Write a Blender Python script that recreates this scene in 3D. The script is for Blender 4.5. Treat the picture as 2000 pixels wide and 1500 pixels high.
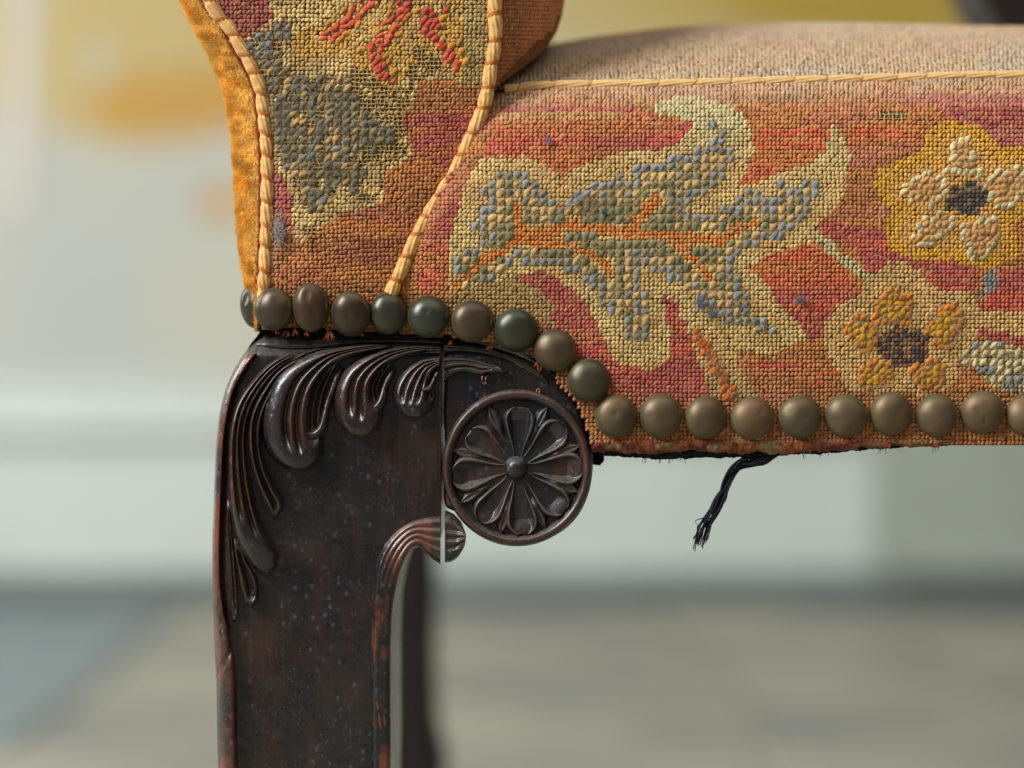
import bpy, math, random
import numpy as np
from mathutils import Matrix, Vector

for o in list(bpy.data.objects):
    bpy.data.objects.remove(o, do_unlink=True)

# ------------------------------------------------------------------ camera, light, exposure
S = 0.00013            # metres per photograph pixel on the plane of the chair front
DIST = 0.50            # camera to that plane
H = 0.35               # camera height above the floor
KD = DIST / S
sc = bpy.context.scene
cd = bpy.data.cameras.new('camera')
cam = bpy.data.objects.new('camera', cd)
sc.collection.objects.link(cam)
cam.location = (0, -DIST, H)
cam.rotation_euler = (math.radians(90), 0, 0)
cd.sensor_width = 36
cd.lens = 36 * DIST / (2000 * S)
cd.clip_start = 0.01
cd.clip_end = 60
cd.dof.use_dof = True
cd.dof.focus_distance = DIST - 0.001
cd.dof.aperture_fstop = cd.lens / 16.0
sc.camera = cam

w = bpy.data.worlds.new('World'); sc.world = w; w.use_nodes = True
w.node_tree.nodes['Background'].inputs[0].default_value = (0.95, 0.97, 1.0, 1)
w.node_tree.nodes['Background'].inputs[1].default_value = 0.15

def area(name, loc, aim, sx, sy, power, col):
    ld = bpy.data.lights.new(name, 'AREA'); ld.shape = 'RECTANGLE'
    ld.size = sx; ld.size_y = sy; ld.energy = power; ld.color = col
    o = bpy.data.objects.new(name, ld); sc.collection.objects.link(o)
    o.location = loc
    o.rotation_euler = (Vector(aim) - Vector(loc)).to_track_quat('-Z', 'Y').to_euler()
    return o
area('window_light', (-1.9, -1.15, 2.0), (0, 0, 0.36), 0.8, 1.4, 124, (0.86, 0.93, 1.0))
area('overhead_fill', (0.4, -0.9, 2.7), (0, 0.2, 0.3), 2.6, 2.2, 26, (1.0, 0.98, 0.95))  # added fill lamp, overhead and in front, to lift the diffuse light
area('far_window_light', (-3.4, 1.2, 1.9), (0.2, 2.6, 0.3), 1.2, 1.8, 92, (0.98, 1.0, 0.95))

sc.view_settings.view_transform = 'Standard'
sc.view_settings.look = 'None'
sc.view_settings.gamma = 1.0
sc.view_settings.exposure = 0.0
sc.render.engine = 'CYCLES'
sc.cycles.use_denoising = True
sc.cycles.max_bounces = 6

# ------------------------------------------------------------------ helpers
rng = np.random.default_rng(7)
random.seed(7)
COL = sc.collection

def lin(r, g, b, k=1.0):
    out = []
    for c in (r, g, b):
        c /= 255.0
        c = c / 12.92 if c <= 0.04045 else ((c + 0.055) / 1.055) ** 2.4
        out.append(min(c * k, 0.92))
    return tuple(out)

def W(x, y, d=0.0):
    """photograph pixel (x, y) at depth d (pixel units behind the chair front) -> metres"""
    x = np.asarray(x, float); y = np.asarray(y, float); d = np.asarray(d, float)
    x, y, d = np.broadcast_arrays(x, y, d)
    k = 1.0 + d / KD
    return np.stack([(x - 1000) * S * k, d * S, H + (750 - y) * S * k], -1)

def ip(v, pts):
    p = np.asarray(pts, float)
    return np.interp(v, p[:, 0], p[:, 1])

def sm(a, b, x):
    t = np.clip((np.asarray(x, float) - a) / (b - a), 0, 1)
    return t * t * (3 - 2 * t)

def hash2(i, j, seed):
    i = i.astype(np.int64); j = j.astype(np.int64)
    h = (i * 374761393 + j * 668265263 + seed * 974711) & 0x7fffffff
    h = ((h ^ (h >> 13)) * 1274126177) & 0x7fffffff
    return ((h ^ (h >> 16)) & 0xffff) / 65535.0

def vn(x, y, seed=0):
    x = np.asarray(x, float); y = np.asarray(y, float)
    x, y = np.broadcast_arrays(x, y)
    i = np.floor(x); j = np.floor(y)
    fx = x - i; fy = y - j
    fx = fx * fx * (3 - 2 * fx); fy = fy * fy * (3 - 2 * fy)
    a = hash2(i, j, seed); b = hash2(i + 1, j, seed)
    c = hash2(i, j + 1, seed); e = hash2(i + 1, j + 1, seed)
    return (a * (1 - fx) + b * fx) * (1 - fy) + (c * (1 - fx) + e * fx) * fy

def inpoly(x, y, poly):
    p = np.asarray(poly, float)
    r = np.zeros(np.shape(x), bool)
    n = len(p)
    for k in range(n):
        x1, y1 = p[k]; x2, y2 = p[(k + 1) % n]
        if y1 == y2: continue
        c = (y1 > y) != (y2 > y)
        r ^= c & (x < (x2 - x1) * (y - y1) / (y2 - y1) + x1)
    return r

def pdist(x, y, poly, closed=True):
    p = np.asarray(poly, float)
    best = np.full(np.shape(x), 1e9)
    n = len(p)
    for k in range(n if closed else n - 1):
        a = p[k]; b = p[(k + 1) % n]
        ab = b - a; L = max(ab @ ab, 1e-9)
        t = np.clip(((x - a[0]) * ab[0] + (y - a[1]) * ab[1]) / L, 0, 1)
        best = np.minimum(best, np.hypot(x - a[0] - t * ab[0], y - a[1] - t * ab[1]))
    return best

def smooth_curve(pts, n):
    p = np.asarray(pts, float)
    m = len(p)
    ext = np.vstack([2 * p[0] - p[1], p, 2 * p[-1] - p[-2]])
    out = []
    for i in range(m - 1):
        p0, p1, p2, p3 = ext[i], ext[i + 1], ext[i + 2], ext[i + 3]
        for t in np.linspace(0, 1, 12, endpoint=False):
            out.append(0.5 * ((2 * p1) + (-p0 + p2) * t + (2 * p0 - 5 * p1 + 4 * p2 - p3) * t * t + (-p0 + 3 * p1 - 3 * p2 + p3) * t ** 3))
    out.append(p[-1])
    out = np.array(out)
    L = np.concatenate([[0], np.cumsum(np.linalg.norm(np.diff(out, axis=0), axis=1))])
    s = np.linspace(0, L[-1], n)
    return np.stack([np.interp(s, L, out[:, k]) for k in range(out.shape[1])], -1)

def mesh_from(name, V, F, mat, smooth=True, col=None):
    """V (n,3); F (m,3) or (m,4) int array, or a list of index lists"""
    me = bpy.data.meshes.new(name)
    V = np.ascontiguousarray(V, np.float32).reshape(-1, 3)
    if isinstance(F, np.ndarray):
        k = F.shape[1]
        me.vertices.add(len(V)); me.vertices.foreach_set('co', V.ravel())
        me.loops.add(F.size); me.loops.foreach_set('vertex_index', F.astype(np.int32).ravel())
        me.polygons.add(len(F))
        me.polygons.foreach_set('loop_start', np.arange(0, F.size, k, dtype=np.int32))
        me.polygons.foreach_set('loop_total', np.full(len(F), k, np.int32))
        me.update(calc_edges=True)
    else:
        me.from_pydata([tuple(map(float, v)) for v in V], [], [tuple(int(i) for i in f) for f in F])
        me.update()
    if smooth:
        me.polygons.foreach_set('use_smooth', np.ones(len(me.polygons), bool))
    if col is not None:
        a = me.color_attributes.new('Col', 'FLOAT_COLOR', 'POINT')
        c = np.ones((len(V), 4), np.float32); c[:, :3] = col
        a.data.foreach_set('color', c.ravel())
    if mat: me.materials.append(mat)
    me.validate()
    return me

def link(name, me, parent=None, kind=None, label=None):
    o = bpy.data.objects.new(name, me); COL.objects.link(o)
    if parent is not None:
        o.parent = parent
        o.matrix_parent_inverse = parent_world(parent).inverted()
    if kind: o['kind'] = kind
    if label: o['label'] = label
    return o

def parent_world(p):
    m = p.matrix_basis.copy()
    if p.parent is not None:
        m = parent_world(p.parent) @ p.matrix_parent_inverse @ m
    return m

def obj(name, V, F, mat, parent=None, smooth=True, col=None, kind=None, label=None):
    return link(name, mesh_from(name, V, F, mat, smooth, col), parent, kind, label)

def tag(o, label, cat, group=None):
    o['label'] = label; o['category'] = cat
    if group: o['group'] = group
    return o

def gridF(n, m, off=0, flip=False):
    i, j = np.meshgrid(np.arange(n - 1), np.arange(m - 1), indexing='ij')
    a = (i * m + j).ravel() + off
    F = np.stack([a, a + 1, a + m + 1, a + m], -1)
    return F[:, ::-1].copy() if flip else F

def tube(path, r, seg=10, caps=True, prof=None):
    """path (n,3) metres, r scalar or (n,), prof(i, theta)->radius factor"""
    p = np.asarray(path, float); n = len(p)
    r = np.broadcast_to(np.asarray(r, float), (n,))
    T = np.gradient(p, axis=0); T /= np.linalg.norm(T, axis=1)[:, None] + 1e-12
    up = np.array([0, -1.0, 0.05]); up /= np.linalg.norm(up)
    N = up - (T @ up)[:, None] * T; N /= np.linalg.norm(N, axis=1)[:, None] + 1e-12
    B = np.cross(T, N)
    th = np.linspace(0, 2 * np.pi, seg, endpoint=False)
    f = np.ones((n, seg)) if prof is None else prof(np.arange(n)[:, None], th[None, :])
    V = p[:, None, :] + (r[:, None] * f)[..., None] * (np.cos(th)[None, :, None] * N[:, None, :] + np.sin(th)[None, :, None] * B[:, None, :])
    V = V.reshape(-1, 3)
    F = []
    for i in range(n - 1):
        for j in range(seg):
            k = (j + 1) % seg
            F.append((i * seg + j, i * seg + k, (i + 1) * seg + k, (i + 1) * seg + j))
    if caps:
        F.append(tuple(range(seg))[::-1]); F.append(tuple(range((n - 1) * seg, n * seg)))
    return V, F

def join(parts):
    V = []; F = []; o = 0
    for v, f in parts:
        V.append(np.asarray(v)); F += [tuple(i + o for i in t) for t in f]; o += len(v)
    return np.vstack(V), F

def boxVF(x0, x1, y0, y1, z0, z1):
    V = np.array([[x, y, z] for x in (x0, x1) for y in (y0, y1) for z in (z0, z1)], float)
    F = [(0, 1, 3, 2), (4, 6, 7, 5), (0, 4, 5, 1), (2, 3, 7, 6), (0, 2, 6, 4), (1, 5, 7, 3)]
    return V, F

# ------------------------------------------------------------------ materials
class NT:
    def __init__(s, name):
        s.m = bpy.data.materials.new(name); s.m.use_nodes = True
        s.t = s.m.node_tree; s.n = s.t.nodes
        s.p = s.n['Principled BSDF']
    def node(s, typ, **kw):
        n = s.n.new(typ)
        for k, v in kw.items():
            if k in n.inputs: s.put(n.inputs[k], v)
            else: setattr(n, k, v)
        return n
    def put(s, sock, v):
        if isinstance(v, bpy.types.NodeSocket): s.t.links.new(v, sock)
        elif isinstance(v, (tuple, list)) and len(v) == 3 and sock.type == 'RGBA': sock.default_value = (*v, 1)
        else: sock.default_value = v
    def co(s, scale=(1, 1, 1), rot=(0, 0, 0)):
        tc = s.node('ShaderNodeTexCoord')
        mp = s.node('ShaderNodeMapping'); s.put(mp.inputs['Vector'], tc.outputs['Object'])
        mp.inputs['Scale'].default_value = scale; mp.inputs['Rotation'].default_value = rot
        return mp.outputs[0]
    def noise(s, scale, detail=3, rough=0.55, vec=None, dist=0.0):
        n = s.node('ShaderNodeTexNoise', Scale=scale, Detail=detail, Roughness=rough, Distortion=dist)
        s.put(n.inputs['Vector'], vec if vec is not None else s.co())
        return n.outputs['Fac']
    def ramp(s, fac, stops):
        r = s.node('ShaderNodeValToRGB'); s.put(r.inputs[0], fac)
        e = r.color_ramp.elements
        while len(e) < len(stops): e.new(0.5)
        for k, (pos, c) in enumerate(stops):
            e[k].position = pos
            e[k].color = (*c, 1) if isinstance(c, tuple) else (c, c, c, 1)
        return r.outputs[0]
    def mix(s, fac, a, b, blend='MIX'):
        n = s.node('ShaderNodeMix', data_type='RGBA', blend_type=blend)
        s.put(n.inputs[0], fac); s.put(n.inputs[6], a); s.put(n.inputs[7], b)
        return n.outputs[2]
    def math(s, op, a, b=0.0, clamp=False):
        n = s.node('ShaderNodeMath', operation=op, use_clamp=clamp)
        s.put(n.inputs[0], a); s.put(n.inputs[1], b)
        return n.outputs[0]
    def bump(s, height, strength, dist):
        b = s.node('ShaderNodeBump', Strength=strength, Distance=dist)
        s.put(b.inputs['Height'], height)
        s.put(s.p.inputs['Normal'], b.outputs[0])
    def set(s, **kw):
        for k, v in kw.items(): s.put(s.p.inputs[k.replace('_', ' ')], v)
        return s.m

def mat_yarn(name, attr=True, base=(0.3, 0.2, 0.1), rough=0.75, sheen=0.25, var=0.25, fibre=9000, strand=False):
    t = NT(name)
    if attr:
        a = t.node('ShaderNodeVertexColor', layer_name='Col'); c = a.outputs[0]
    else:
        oi = t.node('ShaderNodeObjectInfo')
        v = t.ramp(oi.outputs['Random'], [(0, 1 - var), (1, 1 + var)])
        c = t.mix(1.0, base, v, 'MULTIPLY')
    if strand:
        # twisted fibres run along the slanting strand
        tc = t.node('ShaderNodeTexCoord'); sp = t.node('ShaderNodeSeparateXYZ'); t.put(sp.inputs[0], tc.outputs['Object'])
        o2 = sp.outputs[2] if attr else sp.outputs[1]
        cb = t.node('ShaderNodeCombineXYZ')
        t.put(cb.inputs[0], t.math('MULTIPLY', t.math('SUBTRACT', sp.outputs[0], o2), 3400.0))
        t.put(cb.inputs[1], t.math('MULTIPLY', t.math('ADD', sp.outputs[0], o2), 900.0))
        t.put(cb.inputs[2], t.math('MULTIPLY', sp.outputs[1] if attr else sp.outputs[2], 1500.0))
        n = t.noise(1.0, 2, 0.6, cb.outputs[0])
        c = t.mix(1.0, c, t.ramp(n, [(0.3, 0.55), (0.7, 1.3)]), 'MULTIPLY')
        t.bump(n, 0.9, 0.0005)
    else:
        n = t.noise(fibre, 2, 0.6)
        c = t.mix(1.0, c, t.ramp(n, [(0.25, 0.68), (0.75, 1.22)]), 'MULTIPLY')
        t.bump(n, 0.5, 0.0002)
    return t.set(Base_Color=c, Roughness=rough, Sheen_Weight=sheen, Sheen_Roughness=0.5, Specular_IOR_Level=0.3)

M = {}
M['petit'] = mat_yarn('petit_point_wool', rough=0.62, sheen=0.12)
M['gros'] = mat_yarn('gros_point_wool', rough=0.85, sheen=0.08, strand=True)
G = 1.28
M['st_blue'] = mat_yarn('blue_grey_wool', False, lin(128, 131, 128, G), 0.9, 0.10, strand=True)
M['st_tan'] = mat_yarn('tan_wool', False, lin(194, 158, 102, G), 0.85, 0.08, 0.15, strand=True)
M['st_olive'] = mat_yarn('olive_wool', False, lin(116, 112, 78, G), 0.9, 0.10, 0.2, strand=True)
M['st_cream'] = mat_yarn('cream_wool', False, lin(205, 182, 130, G), 0.85, 0.08, 0.12, strand=True)
M['st_peach'] = mat_yarn('peach_wool', False, lin(204, 148, 84, G), 0.85, 0.08, 0.15, strand=True)
M['st_orange'] = mat_yarn('orange_wool', False, lin(196, 116, 36, G), 0.85, 0.08, 0.15, strand=True)
M['st_gold'] = mat_yarn('gold_wool', False, lin(200, 142, 22, G), 0.85, 0.08, 0.15, strand=True)
M['st_flame'] = mat_yarn('flame_wool', False, lin(200, 96, 24, G), 0.85, 0.08, 0.15, strand=True)

def m_simple(name, c, rough=0.8, spec=0.3, nscale=None, lo=0.7, hi=1.25, bump=0.0, bscale=None, bdist=0.0005, **kw):
    t = NT(name)
    col = c
    if nscale:
        col = t.mix(1.0, c, t.ramp(t.noise(nscale, 5, 0.6), [(0.3, lo), (0.72, hi)]), 'MULTIPLY')
    if bump: t.bump(t.noise(bscale or nscale, 4, 0.6), bump, bdist)
    return t.set(Base_Color=col, Roughness=rough, Specular_IOR_Level=spec, **kw)

M['canvas'] = m_simple('linen_canvas', lin(112, 84, 56), 0.95, 0.1, 900)
M['cord'] = m_simple('cream_cord', lin(210, 158, 86, 1.2), 0.6, 0.35, 700, 0.62, 1.15, 0.3, 5000, 0.0002, Sheen_Weight=0.2)
M['dusty_cord'] = m_simple('dusty_cord', lin(208, 166, 104, 1.15), 0.7, 0.3, 1400, 0.78, 1.15, 0.3, 5000, 0.0002, Sheen_Weight=0.2)
M['bind'] = m_simple('orange_thread', lin(180, 104, 38, 1.1), 0.6, 0.3, 3000, 0.75, 1.2, 0.3, 6000, 0.0001)
M['bindpale'] = m_simple('pale_thread', lin(190, 134, 76, 1.1), 0.7, 0.3, 3000, 0.75, 1.2)
M['rust'] = m_simple('rust_thread', lin(140, 66, 34, 1.1), 0.8, 0.2, 2500, 0.6, 1.3, 0.4, 5000, 0.0001)
M['black'] = m_simple('black_cambric', lin(24, 24, 27), 0.95, 0.1, 1500, 0.6, 1.4, 0.4, 3000, 0.0003)
M['blackthread'] = m_simple('black_thread', lin(30, 32, 36), 0.9, 0.2, 4000, 0.6, 1.6)
M['pile'] = mat_yarn('gold_velvet_pile', rough=0.7, sheen=0.4, fibre=4000)
M['lint'] = m_simple('lint_fibre', lin(170, 170, 168), 0.95, 0.1)
M['lintb'] = m_simple('blue_lint', lin(116, 118, 130), 0.95, 0.1)
M['lintl'] = m_simple('lilac_lint', lin(140, 120, 160), 0.95, 0.1)
M['lintd'] = m_simple('dust_fluff', lin(160, 148, 138), 0.95, 0.1)
M['lintg'] = m_simple('teal_speck', lin(40, 100, 100), 0.6, 0.3)

def mat_wood(name='dark_polished_mahogany', e0=0.52, e1=0.575, patch=0.0, radd=0.0):
    t = NT(name)
    big = t.noise(34, 3, 0.55)
    c = t.ramp(big, [(0.34, lin(16, 16, 18)), (0.5, lin(28, 23, 20)), (0.74, lin(56, 36, 24))])
    grain = t.noise(190, 5, 0.65, t.co((7, 7, 0.35)))
    c = t.mix(1.0, c, t.ramp(grain, [(0.3, 0.6), (0.7, 1.38)]), 'MULTIPLY')
    geo = t.node('ShaderNodeNewGeometry')
    pt = geo.outputs['Pointiness']
    wn = t.noise(420, 4, 0.65)
    edge = t.ramp(t.math('ADD', pt, t.math('MULTIPLY', t.math('SUBTRACT', wn, 0.5), 0.09)), [(e0, 0.0), (e1, 1.0)])
    c = t.mix(t.math('MULTIPLY', edge, 0.75), c, lin(108, 54, 29))
    if patch:
        pm = t.ramp(t.noise(95, 5, 0.7, t.co((1, 1, 0.45))), [(0.48, 0.0), (0.60, 1.0)])
        c = t.mix(t.math('MULTIPLY', pm, patch), c, lin(118, 58, 32))
    # dust caught in the hollows of the carving
    dn = t.noise(900, 4, 0.7)
    cav = t.ramp(t.math('ADD', pt, t.math('MULTIPLY', t.math('SUBTRACT', dn, 0.5), 0.07)), [(0.425, 1.0), (0.478, 0.0)])
    c = t.mix(t.math('MULTIPLY', cav, 0.30), c, lin(128, 116, 98))
    # wax and dust specks
    vo = t.node('ShaderNodeTexVoronoi', Scale=400.0); t.put(vo.inputs['Vector'], t.co((1, 1, 0.8)))
    spot = t.ramp(vo.outputs['Distance'], [(0.12, 1.0), (0.27, 0.0)])
    keep = t.ramp(t.noise(120, 2, 0.5), [(0.44, 0.0), (0.56, 1.0)])
    vo2 = t.node('ShaderNodeTexVoronoi', Scale=820.0); t.put(vo2.inputs['Vector'], t.co((1, 1, 0.9)))
    spot2 = t.math('MULTIPLY', t.ramp(vo2.outputs['Distance'], [(0.10, 0.8), (0.30, 0.0)]), t.ramp(t.noise(210, 2, 0.5), [(0.46, 0.0), (0.58, 1.0)]))
    sp = t.math('MAXIMUM', t.math('MULTIPLY', spot, keep), spot2)
    c = t.mix(t.math('MULTIPLY', sp, 0.5), c, lin(74, 84, 92))
    fine = t.ramp(t.noise(5200, 1, 0.5), [(0.74, 0.0), (0.79, 1.0)])
    c = t.mix(t.math('MULTIPLY', fine, 0.35), c, lin(150, 132, 110))
    sepn = t.node('ShaderNodeSeparateXYZ'); t.put(sepn.inputs[0], geo.outputs['True Normal'])
    upf = t.math('MULTIPLY', t.ramp(sepn.outputs[2], [(0.3, 0.0), (0.75, 1.0)]), t.ramp(dn, [(0.34, 0.0), (0.60, 1.0)]))
    c = t.mix(t.math('MULTIPLY', upf, 0.32), c, lin(124, 114, 98))
    r = t.math('ADD', t.ramp(t.noise(180, 5, 0.65), [(0.3, 0.17 + radd), (0.7, 0.40 + radd)]), t.math('MULTIPLY', upf, 0.3))
    hgt = t.math('ADD', t.math('MULTIPLY', sp, 0.5), t.math('ADD', t.math('MULTIPLY', wn, 0.5), t.math('MULTIPLY', grain, 0.35)))
    t.bump(hgt, 0.45, 0.00035)
    return t.set(Base_Color=c, Roughness=r, Specular_IOR_Level=0.5, Coat_Weight=0.25, Coat_Roughness=0.16)
M['wood'] = mat_wood(patch=0.07)
M['rosettewood'] = mat_wood('rubbed_mahogany', 0.535, 0.61, 0.12, 0.12)
M['wornwood'] = mat_wood('worn_mahogany', 0.505, 0.545, 0.75)
M['plainwood'] = m_simple('plain_dark_wood', lin(34, 24, 20), 0.4, 0.4, 60, 0.7, 1.3)

def mat_nail():
    t = NT('patinated_brass')
    oi = t.node('ShaderNodeObjectInfo')
    n1 = t.noise(160, 4, 0.6)
    vec = t.node('ShaderNodeVectorMath', operation='ADD')
    t.put(vec.inputs[0], t.co()); t.put(vec.inputs[1], oi.outputs['Location'])
    n2 = t.noise(520, 4, 0.65, vec.outputs[0])
    old = t.mix(t.ramp(n2, [(0.35, 0.0), (0.65, 1.0)]), lin(46, 56, 51), lin(86, 60, 40))
    dus = t.mix(t.ramp(n2, [(0.35, 0.0), (0.65, 1.0)]), lin(88, 80, 56), lin(124, 96, 66))
    c = t.mix(oi.outputs['Color'], old, dus)
    ver = t.ramp(t.noise(430, 5, 0.72, vec.outputs[0]), [(0.48, 0.0), (0.66, 1.0)])
    c = t.mix(t.math('MULTIPLY', ver, 0.38), c, lin(76, 84, 68))
    # pale verdigris and grime round the rim
    tc = t.node('ShaderNodeTexCoord'); sx = t.node('ShaderNodeSeparateXYZ'); t.put(sx.inputs[0], tc.outputs['Object'])
    rr = t.math('MULTIPLY', t.math('SQRT', t.math('ADD', t.math('MULTIPLY', sx.outputs[0], sx.outputs[0]), t.math('MULTIPLY', sx.outputs[2], sx.outputs[2]))), 1.0 / S)
    rn = t.math('ADD', rr, t.math('MULTIPLY', t.math('SUBTRACT', n2, 0.5), 0.25))
    c = t.mix(t.math('MULTIPLY', t.ramp(rn, [(0.86, 0.0), (0.96, 1.0)]), 0.55), c, lin(122, 118, 84))
    speck = t.ramp(t.noise(3800, 1, 0.5), [(0.72, 0.0), (0.78, 1.0)])
    c = t.mix(t.math('MULTIPLY', speck, 0.35), c, lin(160, 126, 90))
    ro = t.mix(oi.outputs['Color'], (0.27, 0.27, 0.27), (0.50, 0.50, 0.50))
    ro = t.mix(t.ramp(n2, [(0.35, 0.0), (0.65, 0.4)]), ro, (0.62, 0.62, 0.62))
    t.bump(t.math('ADD', n2, t.math('MULTIPLY', t.noise(190, 2, 0.5, vec.outputs[0]), 2.5)), 0.4, 0.0006)
    return t.set(Base_Color=c, Roughness=ro, Metallic=0.6, Specular_IOR_Level=0.5)
M['nail'] = mat_nail()

# ------------------------------------------------------------------ the setting
WD = (3.2 - DIST) / S          # depth of the wall in pixel units
WY = 3.2 - DIST
def wz(y): return H + (750 - y) * S * 6.4
def wx(x): return (x - 1000) * S * 6.4

def mat_wall():
    t = NT('ochre_veined_plaster')
    n = t.noise(1.6, 4, 0.6)
    base = t.mix(t.ramp(n, [(0.35, 0.0), (0.65, 1.0)]), lin(184, 184, 176), lin(200, 194, 170))
    tc = t.node('ShaderNodeTexCoord'); sep = t.node('ShaderNodeSeparateXYZ'); t.put(sep.inputs[0], tc.outputs['Object'])
    warp = t.noise(3.0, 3, 0.6)
    # ochre stains of the old paint, each a blob of its own on the wall
    def blob(px, py, rx, ry, c0, amt, base):
        cx, cz = wx(px), wz(py)
        dx = t.math('DIVIDE', t.math('SUBTRACT', sep.outputs[0], cx), rx * S * 6.4)
        dz = t.math('DIVIDE', t.math('SUBTRACT', sep.outputs[2], cz), ry * S * 6.4)
        r = t.math('ADD', t.math('MULTIPLY', dx, dx), t.math('MULTIPLY', dz, dz))
        r = t.math('ADD', r, t.math('MULTIPLY', t.math('SUBTRACT', warp, 0.5), 1.2))
        f = t.ramp(r, [(0.3, amt), (1.0, 0.0)])
        return t.mix(f, base, c0)
    base = blob(240, 40, 430, 260, lin(194, 168, 104), 0.9, base)
    base = blob(60, 60, 40, 330, lin(200, 192, 180), 0.6, base)
    base = blob(380, 200, 250, 95, lin(194, 144, 58), 0.85, base)
    base = blob(225, 212, 70, 30, lin(196, 150, 64), 0.6, base)
    base = blob(432, 395, 55, 50, lin(198, 140, 52), 0.8, base)
    base = blob(100, 120, 60, 120, lin(200, 178, 110), 0.45, base)
    base = blob(1650, -40, 560, 190, lin(176, 142, 40), 0.95, base)
    base = blob(1180, 0, 300, 150, lin(190, 164, 92), 0.8, base)
    base = blob(190, 120, 30, 60, lin(190, 188, 180), 0.7, base)
    t.bump(warp, 0.1, 0.01)
    return t.set(Base_Color=base, Roughness=0.85)
M['wall'] = mat_wall()
M['skirt'] = m_simple('sage_white_paint', lin(206, 212, 200), 0.5, 0.3, 5, 0.93, 1.05)
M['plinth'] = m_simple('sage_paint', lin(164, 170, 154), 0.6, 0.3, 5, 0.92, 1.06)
M['shoe'] = m_simple('grey_stone_base', lin(120, 128, 124), 0.7, 0.3, 8, 0.85, 1.1)
M['pale'] = m_simple('pale_lilac_paint', lin(214, 204, 192), 0.7, 0.3, 5, 0.94, 1.05)
M['grout'] = m_simple('floor_mortar', lin(110, 108, 98), 0.9, 0.2, 20, 0.8, 1.2)
def slab_mat(name, a, b):
    t = NT(name)
    c = t.mix(t.ramp(t.noise(3.4, 4, 0.6, dist=0.4), [(0.38, 0.0), (0.60, 1.0)]), a, b)
    return t.set(Base_Color=c, Roughness=0.55, Specular_IOR_Level=0.4)
M['slab_blue'] = slab_mat('blue_grey_slab', lin(114, 128, 130), lin(130, 140, 138))
M['slab_grey'] = slab_mat('grey_slab', lin(126, 126, 118), lin(160, 154, 136))
M['slab_beige'] = slab_mat('beige_slab', lin(130, 130, 122), lin(168, 160, 140))

# floor: a mortar bed and stone slabs
V, F = boxVF(-4, 4, -1.6, WY, -0.06, -0.006)
floor = obj('floor', V, F, M['grout'], smooth=False); floor['kind'] = 'structure'
slabme = {}
for key in ('slab_blue', 'slab_grey', 'slab_beige'):
    me = bpy.data.meshes.new(key)
    a, b, c = 0.372, 0.297, 0.004
    vv = [(-a, -b, -0.03), (a, -b, -0.03), (a, b, -0.03), (-a, b, -0.03), (-a, -b, -c), (a, -b, -c), (a, b, -c), (-a, b, -c),
          (-a + c, -b + c, 0), (a - c, -b + c, 0), (a - c, b - c, 0), (-a + c, b - c, 0)]
    ff = [(8, 9, 10, 11)] + [(i, (i + 1) % 4, (i + 1) % 4 + 4, i + 4) for i in range(4)] + [(i + 4, (i + 1) % 4 + 4, (i + 1) % 4 + 8, i + 8) for i in range(4)]
    me.from_pydata(vv, [], ff); me.materials.append(M[key]); slabme[key] = me
for i in range(-4, 4):
    for j in range(7):
        x = -0.51 + 0.375 + 0.75 * i; y = -1.3 + 0.6 * j
        if y + 0.29 > WY: continue
        key = random.choice(['slab_grey', 'slab_grey', 'slab_beige'])
        if i == -1 and j >= 4: key = 'slab_blue'
        if i == -2: key = 'slab_grey'
        o = link('floor_slab', slabme[key], floor)
        o.location = (x + (0.02 if j % 2 else -0.01), y, -0.0005 * ((i * 3 + j) % 3))

V, F = boxVF(-4, 4, WY, WY + 0.15, 0.0, 3.0)
wall = obj('wall', V, F, M['wall'], smooth=False); wall['kind'] = 'structure'
# skirting: profile swept along the wall (z, out)
prof = [(wz(1112), 0.030), (wz(870), 0.030), (wz(862), 0.034), (wz(852), 0.048), (wz(838), 0.056), (wz(822), 0.050), (wz(808), 0.040),
        (wz(790), 0.036), (wz(772), 0.040), (wz(758), 0.036), (wz(752), 0.024), (wz(750), 0.001)]
V = [(x, WY - o_, z) for x in (-4, 4) for z, o_ in prof]; m = len(prof)
F = [(k, k + 1, m + k + 1, m + k) for k in range(m - 1)]
sk = obj('skirting_board', np.array(V), F, M['skirt'], wall, smooth=False)
V, F = boxVF(-4, 4, WY - 0.045, WY - 0.001, 0.0, wz(1112))
obj('skirting_base', V, F, M['shoe'], wall, smooth=False)
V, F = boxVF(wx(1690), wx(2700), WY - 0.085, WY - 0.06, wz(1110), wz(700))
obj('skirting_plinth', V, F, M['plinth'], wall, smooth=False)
V, F = boxVF(wx(18), wx(62), WY - 0.004, WY - 0.001, wz(420), 3.0)
obj('wall_moulding', V, F, M['pale'], wall, smooth=False)

# ------------------------------------------------------------------ the armchair
root = bpy.data.objects.new('armchair', None); COL.objects.link(root)
root.location = (-0.053, 0.03, 0.0)
tag(root, 'antique armchair with floral needlepoint seat, brass nails and carved dark wooden leg', 'armchair')

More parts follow.
